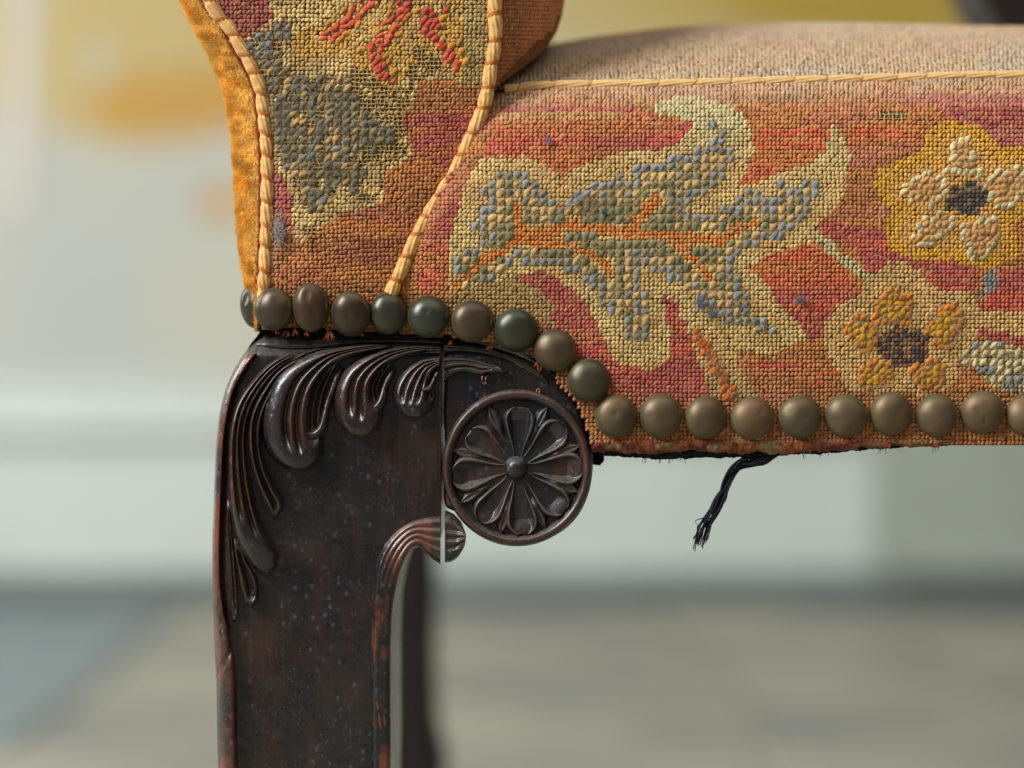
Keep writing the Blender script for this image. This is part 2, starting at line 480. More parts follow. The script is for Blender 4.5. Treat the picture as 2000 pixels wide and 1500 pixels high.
ARM = [(-300, 958), (0, 966), (77, 967), (130, 959), (177, 952), (213, 943), (253, 927), (290, 910), (333, 890), (377, 863), (423, 835), (480, 805), (540, 778), (575, 762)]
LEFT = [(-300, 300), (-60, 385), (13, 416), (57, 450), (97, 473), (127, 490), (167, 507), (197, 513), (233, 516), (273, 520), (317, 522), (417, 522), (467, 520), (590, 514)]
NAIL = [(400, 604), (535, 604), (607, 601), (685, 610), (757, 612), (837, 617), (922, 627), (1008, 645), (1084, 683), (1150, 743), (1203, 813), (1290, 812), (1468, 816), (1562, 814), (1739, 809), (1916, 805), (2100, 805), (2600, 800)]
ax = lambda y: ip(y, ARM)
lx = lambda y: ip(y, LEFT)
ny = lambda x: ip(x, NAIL)
PIPY = [(900, 182), (985, 176), (1050, 169), (1150, 166), (1300, 165), (1400, 162), (1600, 157), (1800, 152), (2000, 148), (2600, 146)]
py_ = lambda x: ip(x, PIPY)

def seat_d(x, y):
    x = np.asarray(x, float); y = np.asarray(y, float)
    top = py_(x)
    v = np.clip((y - top) / (ny(x) - top), 0, 1)
    d = -40 * np.sin(np.pi * v ** 0.8)
    d = d + 60 * np.clip((top + 85 - y) / 85, 0, 1.2) ** 2
    dist = np.maximum(x - ax(y), 0)
    d = d + 26 * np.exp(-dist / 40.0)
    d = d + 5 * (vn(x / 130, y / 110, 3) - 0.5) + 2.0 * (vn(x / 45, y / 40, 5) - 0.5)
    return d
def arm_d(x, y):
    x = np.asarray(x, float); y = np.asarray(y, float)
    l = lx(y); r = ax(y)
    u = np.clip((x - l) / (r - l), 0, 1)
    d = -26 * np.sin(np.pi * u) ** 0.7 * np.clip((ny(x) - y) / 150, 0, 1) ** 0.6 + 6
    d = d + 6 * (vn(x / 120, y / 120, 11) - 0.5) + 2.5 * (vn(x / 40, y / 40, 12) - 0.5)
    return d

# ---- colour of the needlework, in photograph pixels
def Z(pts, s, ox, oy): return [(x / s + ox, y / s + oy) for x, y in pts]
z1 = lambda p: Z(p, 3.0, 340, 0)
z3 = lambda p: Z(p, 3.3333, 860, 160)
z4 = lambda p: Z(p, 3.3333, 1400, 180)
z5 = lambda p: Z(p, 2.778, 1100, 560)
z6 = lambda p: Z(p, 3.75, 1500, 500)
C = {k: np.array(lin(*v, G)) for k, v in dict(
    cream=(194, 162, 100), creamg=(182, 166, 116), tan=(178, 132, 78), camel=(182, 140, 80), dull=(146, 114, 66),
    orange=(178, 106, 48), brown=(152, 90, 46), red=(186, 74, 58), mag=(160, 68, 62), scarlet=(190, 84, 50), pinkd=(174, 98, 82),
    gold=(196, 140, 30), goldt=(198, 142, 66), dark=(52, 46, 46), stem=(194, 108, 34), blue=(112, 116, 112), dust=(170, 150, 122), greyd=(160, 150, 132),
    mustard=(186, 136, 50), olive=(128, 112, 66)).items()}

RED1 = z3([(290, 500), (300, 380), (350, 250), (400, 150), (850, 148), (1230, 160), (1390, 200), (1500, 230), (1640, 260), (1640, 310), (1530, 400), (1450, 440), (1300, 445), (1100, 480), (1000, 520), (900, 560), (830, 620), (790, 640), (750, 590), (680, 530), (600, 490), (400, 490)])
CREAM = z3([(250, 500), (400, 490), (600, 490), (680, 530), (750, 590), (790, 640), (830, 620), (900, 560), (1000, 520), (1100, 480), (1300, 445), (1450, 440), (1530, 400), (1640, 310), (1640, 260), (1500, 228), (1390, 200), (1400, 140), (1480, 100), (1600, 85), (1720, 95), (1830, 140)]) \
    + z4([(110, 100), (160, 150), (190, 210), (225, 260), (240, 320), (240, 380), (220, 440), (195, 520), (135, 595), (180, 600), (260, 590), (370, 540), (500, 500), (630, 440), (700, 390), (730, 320), (740, 240), (760, 212), (800, 260), (840, 310), (860, 390), (865, 450), (850, 520), (840, 610), (800, 730), (770, 790), (700, 830), (650, 890), (640, 950), (620, 975), (560, 980), (480, 1020), (400, 1065), (300, 1100), (185, 1150), (250, 1185), (310, 1235), (360, 1290), (400, 1360), (450, 1430), (510, 1490)]) \
    + z5([(1160, 80), (1230, 150), (1270, 190), (1310, 240), (1335, 285), (1290, 295), (1240, 310), (1200, 350), (1150, 390), (1080, 380), (1000, 350), (940, 340), (960, 420), (1000, 520), (1060, 600), (800, 600), (770, 500), (750, 430), (720, 360), (690, 290), (680, 220), (640, 150), (600, 80), (535, 45), (560, 130), (580, 220), (585, 300), (570, 380), (540, 430), (480, 462), (400, 440), (330, 430), (260, 390), (240, 330), (200, 240), (170, 160), (120, 80), (60, 0)]) \
    + z3([(920, 1400), (840, 1340), (760, 1275), (650, 1235), (560, 1240), (480, 1265), (540, 1300), (640, 1340), (690, 1390), (730, 1450), (740, 1560), (400, 1560), (100, 1560), (40, 1400), (60, 1250), (40, 1150), (50, 1060), (80, 960), (110, 860), (140, 740), (170, 640)])
DULL = z3([(40, 1400), (480, 1265), (540, 1300), (640, 1340), (690, 1390), (730, 1450), (740, 1600), (0, 1600)])
RED4 = z3([(480, 1265), (560, 1240), (650, 1235), (760, 1275), (840, 1340), (920, 1400)]) + z5([(60, 0), (120, 80), (170, 160), (200, 240), (240, 330), (260, 390), (330, 430), (400, 440), (300, 500), (400, 600), (200, 700), (-100, 200)]) + z3([(740, 1600), (730, 1450), (690, 1390), (640, 1340), (540, 1300)])
RED5 = z5([(535, 45), (600, 80), (640, 150), (680, 220), (690, 290), (720, 360), (750, 430), (770, 500), (790, 640), (200, 640), (260, 520), (260, 390), (330, 430), (400, 440), (480, 462), (540, 430), (570, 380), (585, 300), (580, 220), (560, 130)])
REDL = z3([(130, 700), (0, 880), (-200, 1200), (-100, 1400), (40, 1290), (40, 1150), (50, 1060), (80, 960), (110, 860), (140, 740)])
TRI = z4([(260, 250), (500, 225), (740, 228), (735, 300), (700, 390), (630, 440), (500, 500), (370, 540), (260, 590), (180, 600), (135, 595), (200, 530), (240, 440), (240, 340)])
TRI2 = z4([(840, 260), (1000, 240), (1340, 270), (1320, 310), (1150, 345), (860, 340)])
DIAM = z4([(180, 1150), (300, 1092), (450, 1020), (580, 975), (640, 985), (720, 1050), (780, 1110), (840, 1170), (890, 1230), (930, 1290), (935, 1340), (850, 1350), (770, 1380), (740, 1430), (715, 1500), (680, 1600), (620, 1640), (560, 1560), (510, 1490), (450, 1430), (400, 1360), (360, 1290), (310, 1235), (250, 1185)])
MAG1 = z4([(650, 895), (690, 840), (760, 850), (900, 870), (1090, 870), (1100, 960), (1150, 1040), (1260, 1090), (1440, 1100), (1560, 1120), (1700, 1150), (1725, 1200), (1700, 1260), (1640, 1290), (1500, 1290), (1400, 1280), (1360, 1200), (1250, 1130), (1130, 1130), (1040, 1160), (1000, 1170), (960, 1100), (900, 1030), (820, 960), (740, 920)])
MAG2 = z4([(1850, 1150), (2100, 1130), (2100, 1420), (1940, 1440), (1800, 1430), (1710, 1390), (1750, 1330), (1830, 1250)])
MAG3 = z6([(1550, 540), (1720, 560), (1860, 600), (2000, 620), (2000, 700), (1780, 660), (1640, 610), (1550, 580)])
PINK = z4([(810, 10), (1100, 30), (1440, 100), (1500, 180), (1760, 250), (1830, 350), (2300, 350), (2300, 10)])
VINE = z4([(660, 930), (740, 1010), (820, 1100), (900, 1150), (980, 1210)])
FL1 = z4([(1350, 300), (1380, 250), (1440, 205), (1520, 185), (1620, 195), (1700, 220), (1760, 260), (1790, 310), (1830, 350), (1900, 365), (2020, 350), (2150, 420), (2180, 560), (2130, 700), (2020, 790), (1940, 850), (1945, 950), (1950, 1040), (1930, 1090), (1830, 1135), (1700, 1140), (1600, 1130), (1540, 1080), (1440, 1100), (1320, 1100), (1220, 1080), (1150, 1040), (1110, 970), (1095, 900), (1120, 830), (1170, 780), (1110, 750), (1060, 690), (1020, 620), (1030, 560), (1060, 500), (1130, 490), (1180, 440), (1280, 410), (1340, 380)])
EYE1 = z4([(1500, 720), (1510, 650), (1550, 600), (1620, 585), (1730, 600), (1770, 650), (1760, 720), (1720, 780), (1650, 805), (1580, 795), (1560, 770), (1500, 765)])
EYE2 = [(1500 + (985 + 190 * math.cos(a)) / 3.75, 500 + (668 + 145 * math.sin(a)) / 3.75) for a in np.linspace(0, 2 * math.pi, 24, endpoint=False)]
CAMEL = z6([(420, 480), (500, 350), (680, 290), (700, 180), (860, 60), (1000, 40), (1100, 100), (1160, 200), (1300, 250), (1500, 270), (1540, 400), (1550, 560), (1520, 640), (1420, 780), (1380, 900), (1300, 1010), (600, 1010), (520, 880), (450, 760), (410, 620)])
CAM2 = z6([(1540, 400), (2000, 430), (2000, 640), (1860, 600), (1720, 560), (1550, 540)])
BLU2 = z4([(1760, 1150), (1840, 1150), (1840, 1230), (1800, 1300), (1720, 1345), (1690, 1340), (1740, 1260)])
LEAF3 = z6([(1400, 760), (1420, 730), (1520, 640), (1620, 620), (1740, 640), (1860, 700), (2000, 720), (2000, 1050), (1760, 1000), (1700, 980), (1640, 950), (1560, 860)])

LEAF = z3([(110, 1370), (75, 1230), (95, 1150), (160, 1080), (260, 1050), (270, 1000), (215, 980), (215, 940), (280, 930), (270, 880), (235, 860), (250, 820), (330, 800), (330, 760), (270, 740), (270, 690), (320, 680), (330, 640), (380, 600), (400, 570), (550, 570), (570, 640), (620, 650), (640, 700), (700, 710), (720, 770), (770, 790), (830, 760), (850, 720), (930, 690), (960, 665), (1110, 665), (1130, 610), (1180, 605), (1190, 670), (1250, 660), (1250, 565), (1310, 555), (1370, 560), (1470, 550), (1490, 495), (1650, 490), (1660, 435), (1770, 430), (1770, 380), (1820, 350), (1750, 290), (1770, 240), (1800, 265), (1840, 300), (1880, 320), (1890, 400), (1890, 540), (1840, 620), (1800, 650), (1790, 690), (1740, 740), (1640, 750), (1630, 860), (1700, 890), (1740, 850), (1840, 800), (1900, 830), (1960, 790)]) \
    + z4([(20, 735), (90, 730), (150, 700), (170, 650), (260, 620), (270, 680), (390, 670), (400, 595), (450, 590), (520, 650), (540, 590), (680, 588), (650, 680), (620, 745), (560, 830), (520, 890), (470, 895), (440, 930), (380, 965), (350, 940), (290, 980), (280, 1035), (180, 1025), (160, 1080), (95, 1120), (100, 1180), (180, 1230), (190, 1310), (240, 1340), (230, 1450)]) \
    + z5([(985, 50), (1030, 60), (1030, 150), (1090, 175), (1100, 215), (1150, 215), (1148, 268), (1010, 258), (1000, 215), (900, 215), (890, 170), (790, 168), (780, 120), (730, 115), (720, 40), (640, 5)]) \
    + z3([(1540, 1310), (1490, 1300), (1460, 1260), (1350, 1240), (1350, 1180), (1300, 1150), (1290, 1200), (1280, 1340), (1340, 1350)]) \
    + z5([(455, 0), (460, 90), (430, 110), (470, 170), (465, 260), (430, 310), (380, 310), (330, 240), (320, 180), (270, 150), (210, 90), (200, 0)]) \
    + z3([(1050, 1340), (960, 1330), (900, 1270), (790, 1250), (800, 1200), (700, 1190), (560, 1190), (520, 1180), (480, 1130), (470, 1210), (400, 1230), (390, 1270), (300, 1290), (280, 1320), (200, 1330), (190, 1390)])
STEMS = [(z3([(1840, 1030), (1400, 1000), (1200, 985), (1000, 948), (860, 932), (720, 962)]), 8.5),
         (z3([(750, 1010), (520, 985), (540, 1020), (740, 1050)]), 11),
         (z3([(530, 980), (515, 900), (492, 805)]), 6), (z3([(540, 1010), (470, 1050), (420, 1090), (300, 1140), (190, 1250), (110, 1320)]), 6.5),
         (z3([(600, 1045), (750, 1070), (900, 1080), (1000, 1130), (1080, 1190), (1110, 1260)]), 6.5),
         (z3([(1230, 965), (1320, 860), (1405, 765)]), 9), (z3([(1540, 1040), (1620, 1130), (1700, 1200), (1760, 1280)]), 6.5),
         (z3([(1840, 1030), (1990, 930)]) + z4([(120, 885), (260, 850)]), 5.5)]

def mixc(c, mask, col):
    c[mask] = col[mask] if getattr(col, 'ndim', 1) == 2 else col
    return c
def lerp(a, b, t): return a + (b - a) * np.asarray(t)[..., None]

def seat_colour(x, y):
    n = len(x)
    row = np.floor(y / 8.3)
    jx = x + 7 * (vn(x / 14, y / 14, 21) - 0.5); jy = y + 7 * (vn(x / 14, y / 14, 22) - 0.5)
    def P(poly): return inpoly(jx, jy, poly)
    st = vn(x / 240 + row * 0.13, row / 1.6, 31); st2 = vn(x / 150, row / 3.1, 32)
    c = lerp(np.tile(C['orange'], (n, 1)), C['brown'], sm(0.3, 0.8, st))
    c = lerp(c, C['pinkd'], 0.5 * sm(0.55, 0.85, st2))
    redc = lerp(lerp(np.tile(C['red'], (n, 1)), C['mag'], sm(0.35, 0.75, st2)), C['orange'], 0.75 * sm(0.5, 0.8, st))
    magc = lerp(np.tile(C['mag'], (n, 1)), C['red'], sm(0.4, 0.8, st))
    magc = lerp(magc, C['orange'], 0.6 * sm(0.62, 0.85, st2))
    scar = lerp(np.tile(C['scarlet'], (n, 1)), C['orange'], sm(0.45, 0.8, st))
    mixc(c, P(PINK), lerp(np.tile(C['mag'], (n, 1)), C['pinkd'], sm(0.3, 0.8, st)))
    r1 = redc.copy(); m = (y > 216) & (y < 234); r1[m] = lerp(r1[m], C['tan'], 0.8 * sm(1270, 1180, x[m])); r1 = lerp(r1, C['orange'], sm(300, 330, y) * 0.5)
    mixc(c, P(RED1), r1)
    mixc(c, P(TRI), scar); mixc(c, P(TRI2), scar)
    mixc(c, P(REDL), redc)
    cr = lerp(np.tile(C['cream'], (n, 1)), C['camel'], 0.8 * sm(0.35, 0.8, vn(x / 40, y / 30, 33)))
    cr = lerp(cr, C['creamg'], sm(330, 220, y))
    cr = lerp(cr, C['dull'], 0.55 * sm(560, 660, y) * sm(1180, 1000, x))
    cr = lerp(cr, C['dull'], 0.6 * sm(690, 770, y))
    mixc(c, P(CREAM), cr)
    mixc(c, P(DULL), lerp(np.tile(C['dull'], (n, 1)), C['camel'], 0.5 * vn(x / 20, y / 20, 34)))
    mixc(c, P(RED4), magc); mixc(c, P(RED5), magc)
    d = redc.copy(); d = lerp(scar, magc, sm(540, 585, y)); mixc(c, P(DIAM), d)
    mixc(c, P(MAG1), magc); mixc(c, P(MAG2), magc); mixc(c, P(MAG3), magc)
    mixc(c, P(CAMEL) | P(CAM2), lerp(np.tile(C['camel'] * np.array([1.2, 1.22, 1.3]), (n, 1)), C['olive'], 0.35 * sm(0.45, 0.75, vn(x / 13, y / 11, 35))))
    mixc(c, pdist(jx, jy, VINE, False) < 9, C['creamg'] * 0.9)
    f1 = P(FL1); e = pdist(x, y, FL1)
    mixc(c, f1, lerp(np.tile(C['gold'], (n, 1)), C['goldt'], sm(16, 32, e) * (0.4 + 0.6 * sm(0.3, 0.6, vn(x / 16, y / 16, 36)))))
    mixc(c, P(EYE1), C['dark']); mixc(c, P(EYE2), lerp(np.tile(C['dark'], (n, 1)), C['brown'], 0.55 * (hash2(np.floor(x / 8.3), row, 5) > 0.72)))
    mixc(c, P(BLU2), C['blue'])
    mixc(c, P(LEAF3), lerp(np.tile(C['creamg'], (n, 1)), C['blue'], sm(0.45, 0.6, vn(x / 18, y / 18, 37))))
    for pl, wd in STEMS:
        mixc(c, pdist(x, y, pl, False) < wd + 2.5, lerp(np.tile(C['stem'], (n, 1)), C['camel'], 0.7 * (hash2(np.floor(x / 8.3), row, 9) > 0.8)))
    # a few red lines by the small flower
    for (a, b) in (((1470, 712), (1572, 716)), ((1600, 731), (1638, 731)), ((1590, 752), (1616, 748))):
        mixc(c, pdist(x, y, [a, b], False) < 4.5, C['red'])
    # dust lying along the top edge, grime towards the nails
    c = lerp(c, C['dust'], 0.62 * sm(62, 8, y - py_(x)) * (0.6 + 0.6 * vn(x / 60, y / 20, 38)))
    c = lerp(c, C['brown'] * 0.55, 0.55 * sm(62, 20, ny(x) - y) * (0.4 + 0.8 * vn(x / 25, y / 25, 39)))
    return c

MAGA = z1([(200, 0), (540, 0), (550, 60), (570, 80), (540, 130), (480, 180), (400, 230), (300, 130), (200, -300), (500, -300)])
CREAMA = z1([(540, -900), (1900, -900), (1900, 300), (1840, 480), (1780, 520), (1700, 480), (1560, 470), (1430, 470), (1420, 560), (1400, 600), (1340, 680), (1340, 740), (1390, 900), (1330, 970), (1240, 1000), (1230, 1200), (1100, 1230), (960, 1250), (880, 1330), (740, 1420), (700, 1370), (690, 1250), (690, 1150), (650, 1080), (620, 980), (580, 940), (560, 600), (480, 430), (420, 250), (480, 180), (570, 90), (540, 0)])
GOLDA = z1([(680, 200), (900, 120), (1100, -60), (1400, -100), (1850, -100), (1850, 480), (1720, 470), (1560, 400), (1440, 340), (1380, 420), (1300, 560), (1150, 560), (1080, 470), (1050, 350), (900, 330), (720, 340)])
LEAFA = z1([(700, 90), (670, 200), (640, 300), (650, 400), (700, 450), (850, 470), (900, 430), (1030, 430), (1060, 540), (1080, 640), (1150, 700), (1290, 760), (1290, 880), (1200, 880), (1080, 900), (1110, 1000), (1100, 1150), (1000, 1090), (960, 1110), (900, 1210), (830, 1260), (740, 1200), (720, 1080), (680, 1020), (620, 900), (580, 720), (580, 600), (520, 480), (470, 420), (430, 290), (440, 240), (560, 160), (650, 110)])
REDA = z1([(1350, 690), (1500, 680), (1750, 620), (1900, 560), (1900, 900), (1690, 930), (1640, 1000), (1500, 950), (1400, 900), (1390, 780)])
REDB = z1([(560, 930), (620, 980), (690, 1160), (700, 1370), (640, 1400), (560, 1200)])
STROKES = [z1([(1200, -60), (1060, 80), (980, 150), (900, 215)]), z1([(1350, -60), (1335, 80), (1270, 150), (1220, 230), (1170, 290), (1190, 380), (1245, 450)]), z1([(1500, 60), (1500, 180), (1560, 250), (1620, 320), (1655, 385)]), z1([(1550, 40), (1520, 130)])]
SCRIM = z1([(1020, 420), (1140, 360), (1180, 470), (1340, 540), (1400, 300), (1430, 240), (1560, 330), (1570, 420), (1440, 470), (1420, 560), (1340, 680), (1350, 800), (1390, 900), (1250, 960), (1100, 960), (1120, 860), (1280, 820), (1280, 730), (1100, 660), (1070, 560)])
def arm_colour(x, y):
    n = len(x); row = np.floor(y / 8.3)
    jx = x + 9 * (vn(x / 14, y / 14, 51) - 0.5); jy = y + 9 * (vn(x / 14, y / 14, 52) - 0.5)
    P = lambda poly: inpoly(jx, jy, poly)
    st = vn(x / 200 + row * 0.1, row / 2.0, 53)
    c = lerp(np.tile(C['orange'], (n, 1)), C['brown'], sm(0.3, 0.75, st))
    c = lerp(c, C['mag'] * 0.85, 0.45 * sm(0.55, 0.8, vn(x / 120, row / 3, 54)))
    magc = lerp(np.tile(C['mag'], (n, 1)), C['orange'], 0.6 * sm(0.5, 0.85, st))
    mixc(c, P(REDA), magc); mixc(c, P(REDB), magc)
    cr = lerp(np.tile(C['cream'] * 1.05, (n, 1)), C['dull'], 0.7 * sm(0.4, 0.75, vn(x / 35, y / 30, 55)))
    mixc(c, P(CREAMA), cr)
    g = P(GOLDA)
    mixc(c, g, lerp(cr, C['mustard'], 0.35 + 0.6 * sm(0.3, 0.55, vn(x / 26, y / 26, 56))))
    m = P(CREAMA) & (x > 905) & (y < 190); mixc(c, m, lerp(cr, C['olive'], 0.3 + 0.6 * vn(x / 20, y / 20, 57)))
    mixc(c, P(MAGA), lerp(np.tile(C['mag'] * 0.85, (n, 1)), C['dark'], 0.3 * vn(x / 12, y / 12, 58)))
    # fluff and dust by the left cord
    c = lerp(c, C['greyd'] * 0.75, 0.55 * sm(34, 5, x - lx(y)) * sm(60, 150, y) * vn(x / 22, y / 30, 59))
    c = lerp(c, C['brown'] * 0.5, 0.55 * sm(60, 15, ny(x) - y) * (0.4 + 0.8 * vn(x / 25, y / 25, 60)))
    return c

# ---- stitch shapes
def bead(ring=6):
    th = np.linspace(0, 2 * np.pi, ring, endpoint=False)
    V = [(np.cos(a), np.sin(a), -0.25) for a in th] + [(0.82 * np.cos(a), 0.82 * np.sin(a), 0.62) for a in th] + [(0, 0, 1.0)]
    F = []
    for i in range(ring):
        j = (i + 1) % ring
        F += [(i, j, ring + j), (i, ring + j, ring + i), (ring + i, ring + j, 2 * ring)]
    return np.array(V), np.array(F)
BV, BF = bead()

def surface_pts(Fn, u, v):
    p = Fn(u, v); e = 1.5
    tu = Fn(u + e, v) - Fn(u - e, v); tv = Fn(u, v + e) - Fn(u, v - e)
    n = np.cross(tu, tv); n /= np.linalg.norm(n, axis=-1)[..., None] + 1e-15
    return p, n
def make_stitches(name, Fn, u, v, col, parent, a=5.9, b=3.9, h=1.9, ang=-0.87, mat='petit', jit=1.0, kind='stuff', label=None):
    n = len(u)
    al = ang + 0.28 * jit * rng.standard_normal(n)
    aa = a * (1 + 0.10 * jit * rng.standard_normal(n)); bb = b * (1 + 0.10 * jit * rng.standard_normal(n))
    hh = h * (1 + 0.18 * jit * rng.standard_normal(n)).clip(0.4, 1.6)
    lxv = BV[None, :, 0] * aa[:, None]; lyv = BV[None, :, 1] * bb[:, None]
    ca, sa = np.cos(al)[:, None], np.sin(al)[:, None]
    du = lxv * ca - lyv * sa; dv = lxv * sa + lyv * ca
    uu = u[:, None] + 0.5 * jit * rng.standard_normal(n)[:, None]; vv = v[:, None] + 0.5 * jit * rng.standard_normal(n)[:, None]
    p = Fn(uu + du, vv + dv)
    _, nn = surface_pts(Fn, u, v)
    nn = np.where((nn @ np.array([0.0, -1.0, 1.0]))[:, None] < 0, -nn, nn)
    Vv = p + nn[:, None, :] * (BV[None, :, 2] * hh[:, None] * S)[..., None]
    Ff = (BF[None] + (np.arange(n) * len(BV))[:, None, None]).reshape(-1, 3)
    col = lerp(col, np.array(lin(184, 138, 70, G)), (0.4 * (rng.random(n) ** 3))) if n else col
    col = lerp(col, np.array(lin(150, 122, 88, G)), np.full(n, 0.04))
    cc = np.repeat(col * (1 + 0.10 * rng.standard_normal((n, 1))).clip(0.6, 1.4), len(BV), 0)
    return obj(name, Vv.reshape(-1, 3), Ff, M[mat], parent, True, cc, kind, label)

PIT = 8.3
def gridpts(u0, u1, v0, v1, p=PIT, warp=3.0, seed=70):
    u, v = np.meshgrid(np.arange(u0, u1, p), np.arange(v0, v1, p))
    u = u.ravel(); v = v.ravel()
    return u + warp * 2 * (vn(u / 160, v / 140, seed) - 0.5), v + warp * 2 * (vn(u / 150, v / 170, seed + 1) - 0.5)

def canvas(name, Fn, u0, u1, v0, v1, nu, nv, mat, parent, keep=None, label=None):
    u = np.linspace(u0, u1, nu); v = np.linspace(v0, v1, nv)
    U, Vv = np.meshgrid(u, v, indexing='ij')
    P = Fn(U, Vv)
    F = gridF(nu, nv)
    if keep is not None:
        k = keep(U, Vv).ravel()
        F = F[k[F].all(1)]
    return obj(name, P.reshape(-1, 3), F, mat, parent, True, label=label)

# seat front -----------------------------------------------------------
Fseat = lambda x, y: W(x, y, seat_d(x, y))
XR = 2900
BR = [(868, 656), (900, 662), (930, 670), (1000, 690), (1060, 720), (1110, 766), (1138, 812), (1154, 860), (1158, 910), (1150, 962), (1130, 1005), (1100, 1036), (1060, 1056), (1012, 1063), (965, 1056), (930, 1040), (905, 1020), (890, 1000), (869, 985), (867, 930), (869, 870), (866.5, 800), (868.5, 730)]
def seat_keep(x, y, m=0):
    low = np.where(x > 1085, 868 - m + 0 * x, ny(np.minimum(x, 1178)) + 34 - m)
    return (x > ax(y) - 6 + m) & (y > py_(x) - 2 + m) & (y < low) & ~((x < 1178) & (y > ny(x) + 8) & inpoly(x, y, BR)) & ~((x < 1140) & (y > 860))
seat = canvas('seat_cover', lambda x, y: W(x, y, seat_d(x, y) + 2), 740, XR, 140, 900, 430, 152, M['canvas'], root, lambda x, y: seat_keep(x, y, -6),
              label='needlepoint seat front with grey-blue leaf and gold flowers on red')
u, v = gridpts(740, XR, 140, 880)
k = seat_keep(u, v, 0); u, v = u[k], v[k]

GP = 2 * PIT
def warp_of(u, v, warp, seed):
    return u + warp * 2 * (vn(u / 160, v / 140, seed) - 0.5), v + warp * 2 * (vn(u / 150, v / 170, seed + 1) - 0.5)
def gros_cells(poly, u0=740, v0=140, warp=3.0, seed=70):
    """coarse cells, each standing on a block of two by two fine ones"""
    p = np.asarray(poly); x0, y0 = p.min(0) - GP; x1, y1 = p.max(0) + GP
    cx, cy = np.meshgrid(u0 + PIT / 2 + GP * np.arange(math.floor((x0 - u0) / GP), math.ceil((x1 - u0) / GP)),
                         v0 + PIT / 2 + GP * np.arange(math.floor((y0 - v0) / GP), math.ceil((y1 - v0) / GP)))
    gx, gy = warp_of(cx.ravel(), cy.ravel(), warp, seed)
    k = inpoly(gx, gy, poly)
    return gx[k], gy[k]
gros = []   # x, y, material key
lxs, lys = gros_cells(LEAF)
stemd = np.full(len(lxs), 1e9)
for pl, wd in STEMS:
    stemd = np.minimum(stemd, pdist(lxs, lys, pl, False) - wd)
k = stemd > 5.0
lxs, lys, stemd = lxs[k], lys[k], stemd[k]
ed = pdist(lxs, lys, LEAF)
for x, y, e, sd in zip(lxs, lys, ed, stemd):
    r = random.random()
    if e < 16: key = 'st_blue' if r < 0.96 else 'st_tan'
    elif sd < 15 or e > 33: key = 'st_olive' if r < 0.9 else 'st_tan'
    else: key = 'st_tan' if r < 0.72 else ('st_blue' if r < 0.86 else 'st_olive')
    gros.append((x, y, key))
def petal_cells(rects, inner, outer, conv):
    for poly in rects:
        poly = conv(poly)
        pp = np.asarray(poly); st_ = 12.4
        xs, ys = np.meshgrid(np.arange(pp[:, 0].min(), pp[:, 0].max(), st_), np.arange(pp[:, 1].min(), pp[:, 1].max(), st_))
        xs = xs.ravel() + 3; ys = ys.ravel() + 3
        kk = inpoly(xs, ys, poly); xs = xs[kk]; ys = ys[kk]
        e = pdist(xs, ys, poly)
        for x, y, ee in zip(xs, ys, e):
            gros.append((x, y, inner if ee > 10 else outer))
petal_cells([[(1490, 560), (1510, 430), (1550, 300), (1640, 300), (1700, 430), (1710, 560), (1600, 530)],
             [(1180, 640), (1240, 560), (1380, 520), (1500, 560), (1480, 680), (1400, 740), (1300, 730)],
             [(1270, 940), (1330, 830), (1430, 770), (1560, 800), (1530, 900), (1400, 1010), (1300, 1010)],
             [(1590, 840), (1840, 820), (1840, 980), (1760, 1080), (1660, 1080), (1600, 990)],
             [(1740, 620), (1820, 520), (1960, 480), (2060, 560), (2040, 660), (1920, 760), (1800, 740)]], 'st_peach', 'st_cream', z4)
petal_cells([[(790, 500), (800, 330), (880, 240), (980, 245), (1065, 320), (1060, 500), (940, 520)],
             [(1110, 530), (1200, 460), (1250, 370), (1390, 370), (1445, 470), (1370, 590), (1300, 690), (1190, 620)],
             [(550, 530), (640, 440), (750, 460), (850, 520), (800, 640), (740, 710), (620, 650)],
             [(640, 900), (740, 780), (820, 730), (940, 810), (880, 920), (770, 985), (700, 960)],
             [(1030, 820), (1180, 760), (1310, 780), (1310, 900), (1220, 980), (1100, 960)]], 'st_gold', 'st_orange', z6)
lx3, ly3 = gros_cells(LEAF3)
for x, y in zip(lx3, ly3):
    if y < 755 + 0 * x: gros.append((x, y, 'st_cream' if vn(x / 22, y / 22, 91) > 0.48 else 'st_blue'))
for t_ in np.linspace(0, 1, 16):
    q = smooth_curve(z5([(735, 250), (775, 340), (830, 440), (870, 500), (905, 590)]), 16)[int(t_ * 15)]
    for _ in range(2): gros.append((q[0] + random.uniform(-9, 9), q[1] + random.uniform(-4, 4), 'st_flame'))
gros = [g for g in gros if g[0] < 2060 and g[1] < ny(g[0]) - 30]
# fine stitches give way to the coarse ones
gx = np.array([g[0] for g in gros]); gy = np.array([g[1] for g in gros])
covered = np.zeros(len(u), bool)
for s0 in range(0, len(u), 4000):
    dx = np.abs(u[s0:s0 + 4000, None] - gx[None]); dy = np.abs(v[s0:s0 + 4000, None] - gy[None])
    covered[s0:s0 + 4000] = ((dx < 6.2) & (dy < 6.2)).any(1)
uc, vc = u[covered], v[covered]
make_stitches('under_stitches', Fseat, uc, vc, lerp(seat_colour(uc, vc), C['dull'] * 0.8, np.full(len(uc), 0.5)), seat, h=1.2)
u, v = u[~covered], v[~covered]
cs = seat_colour(u, v)
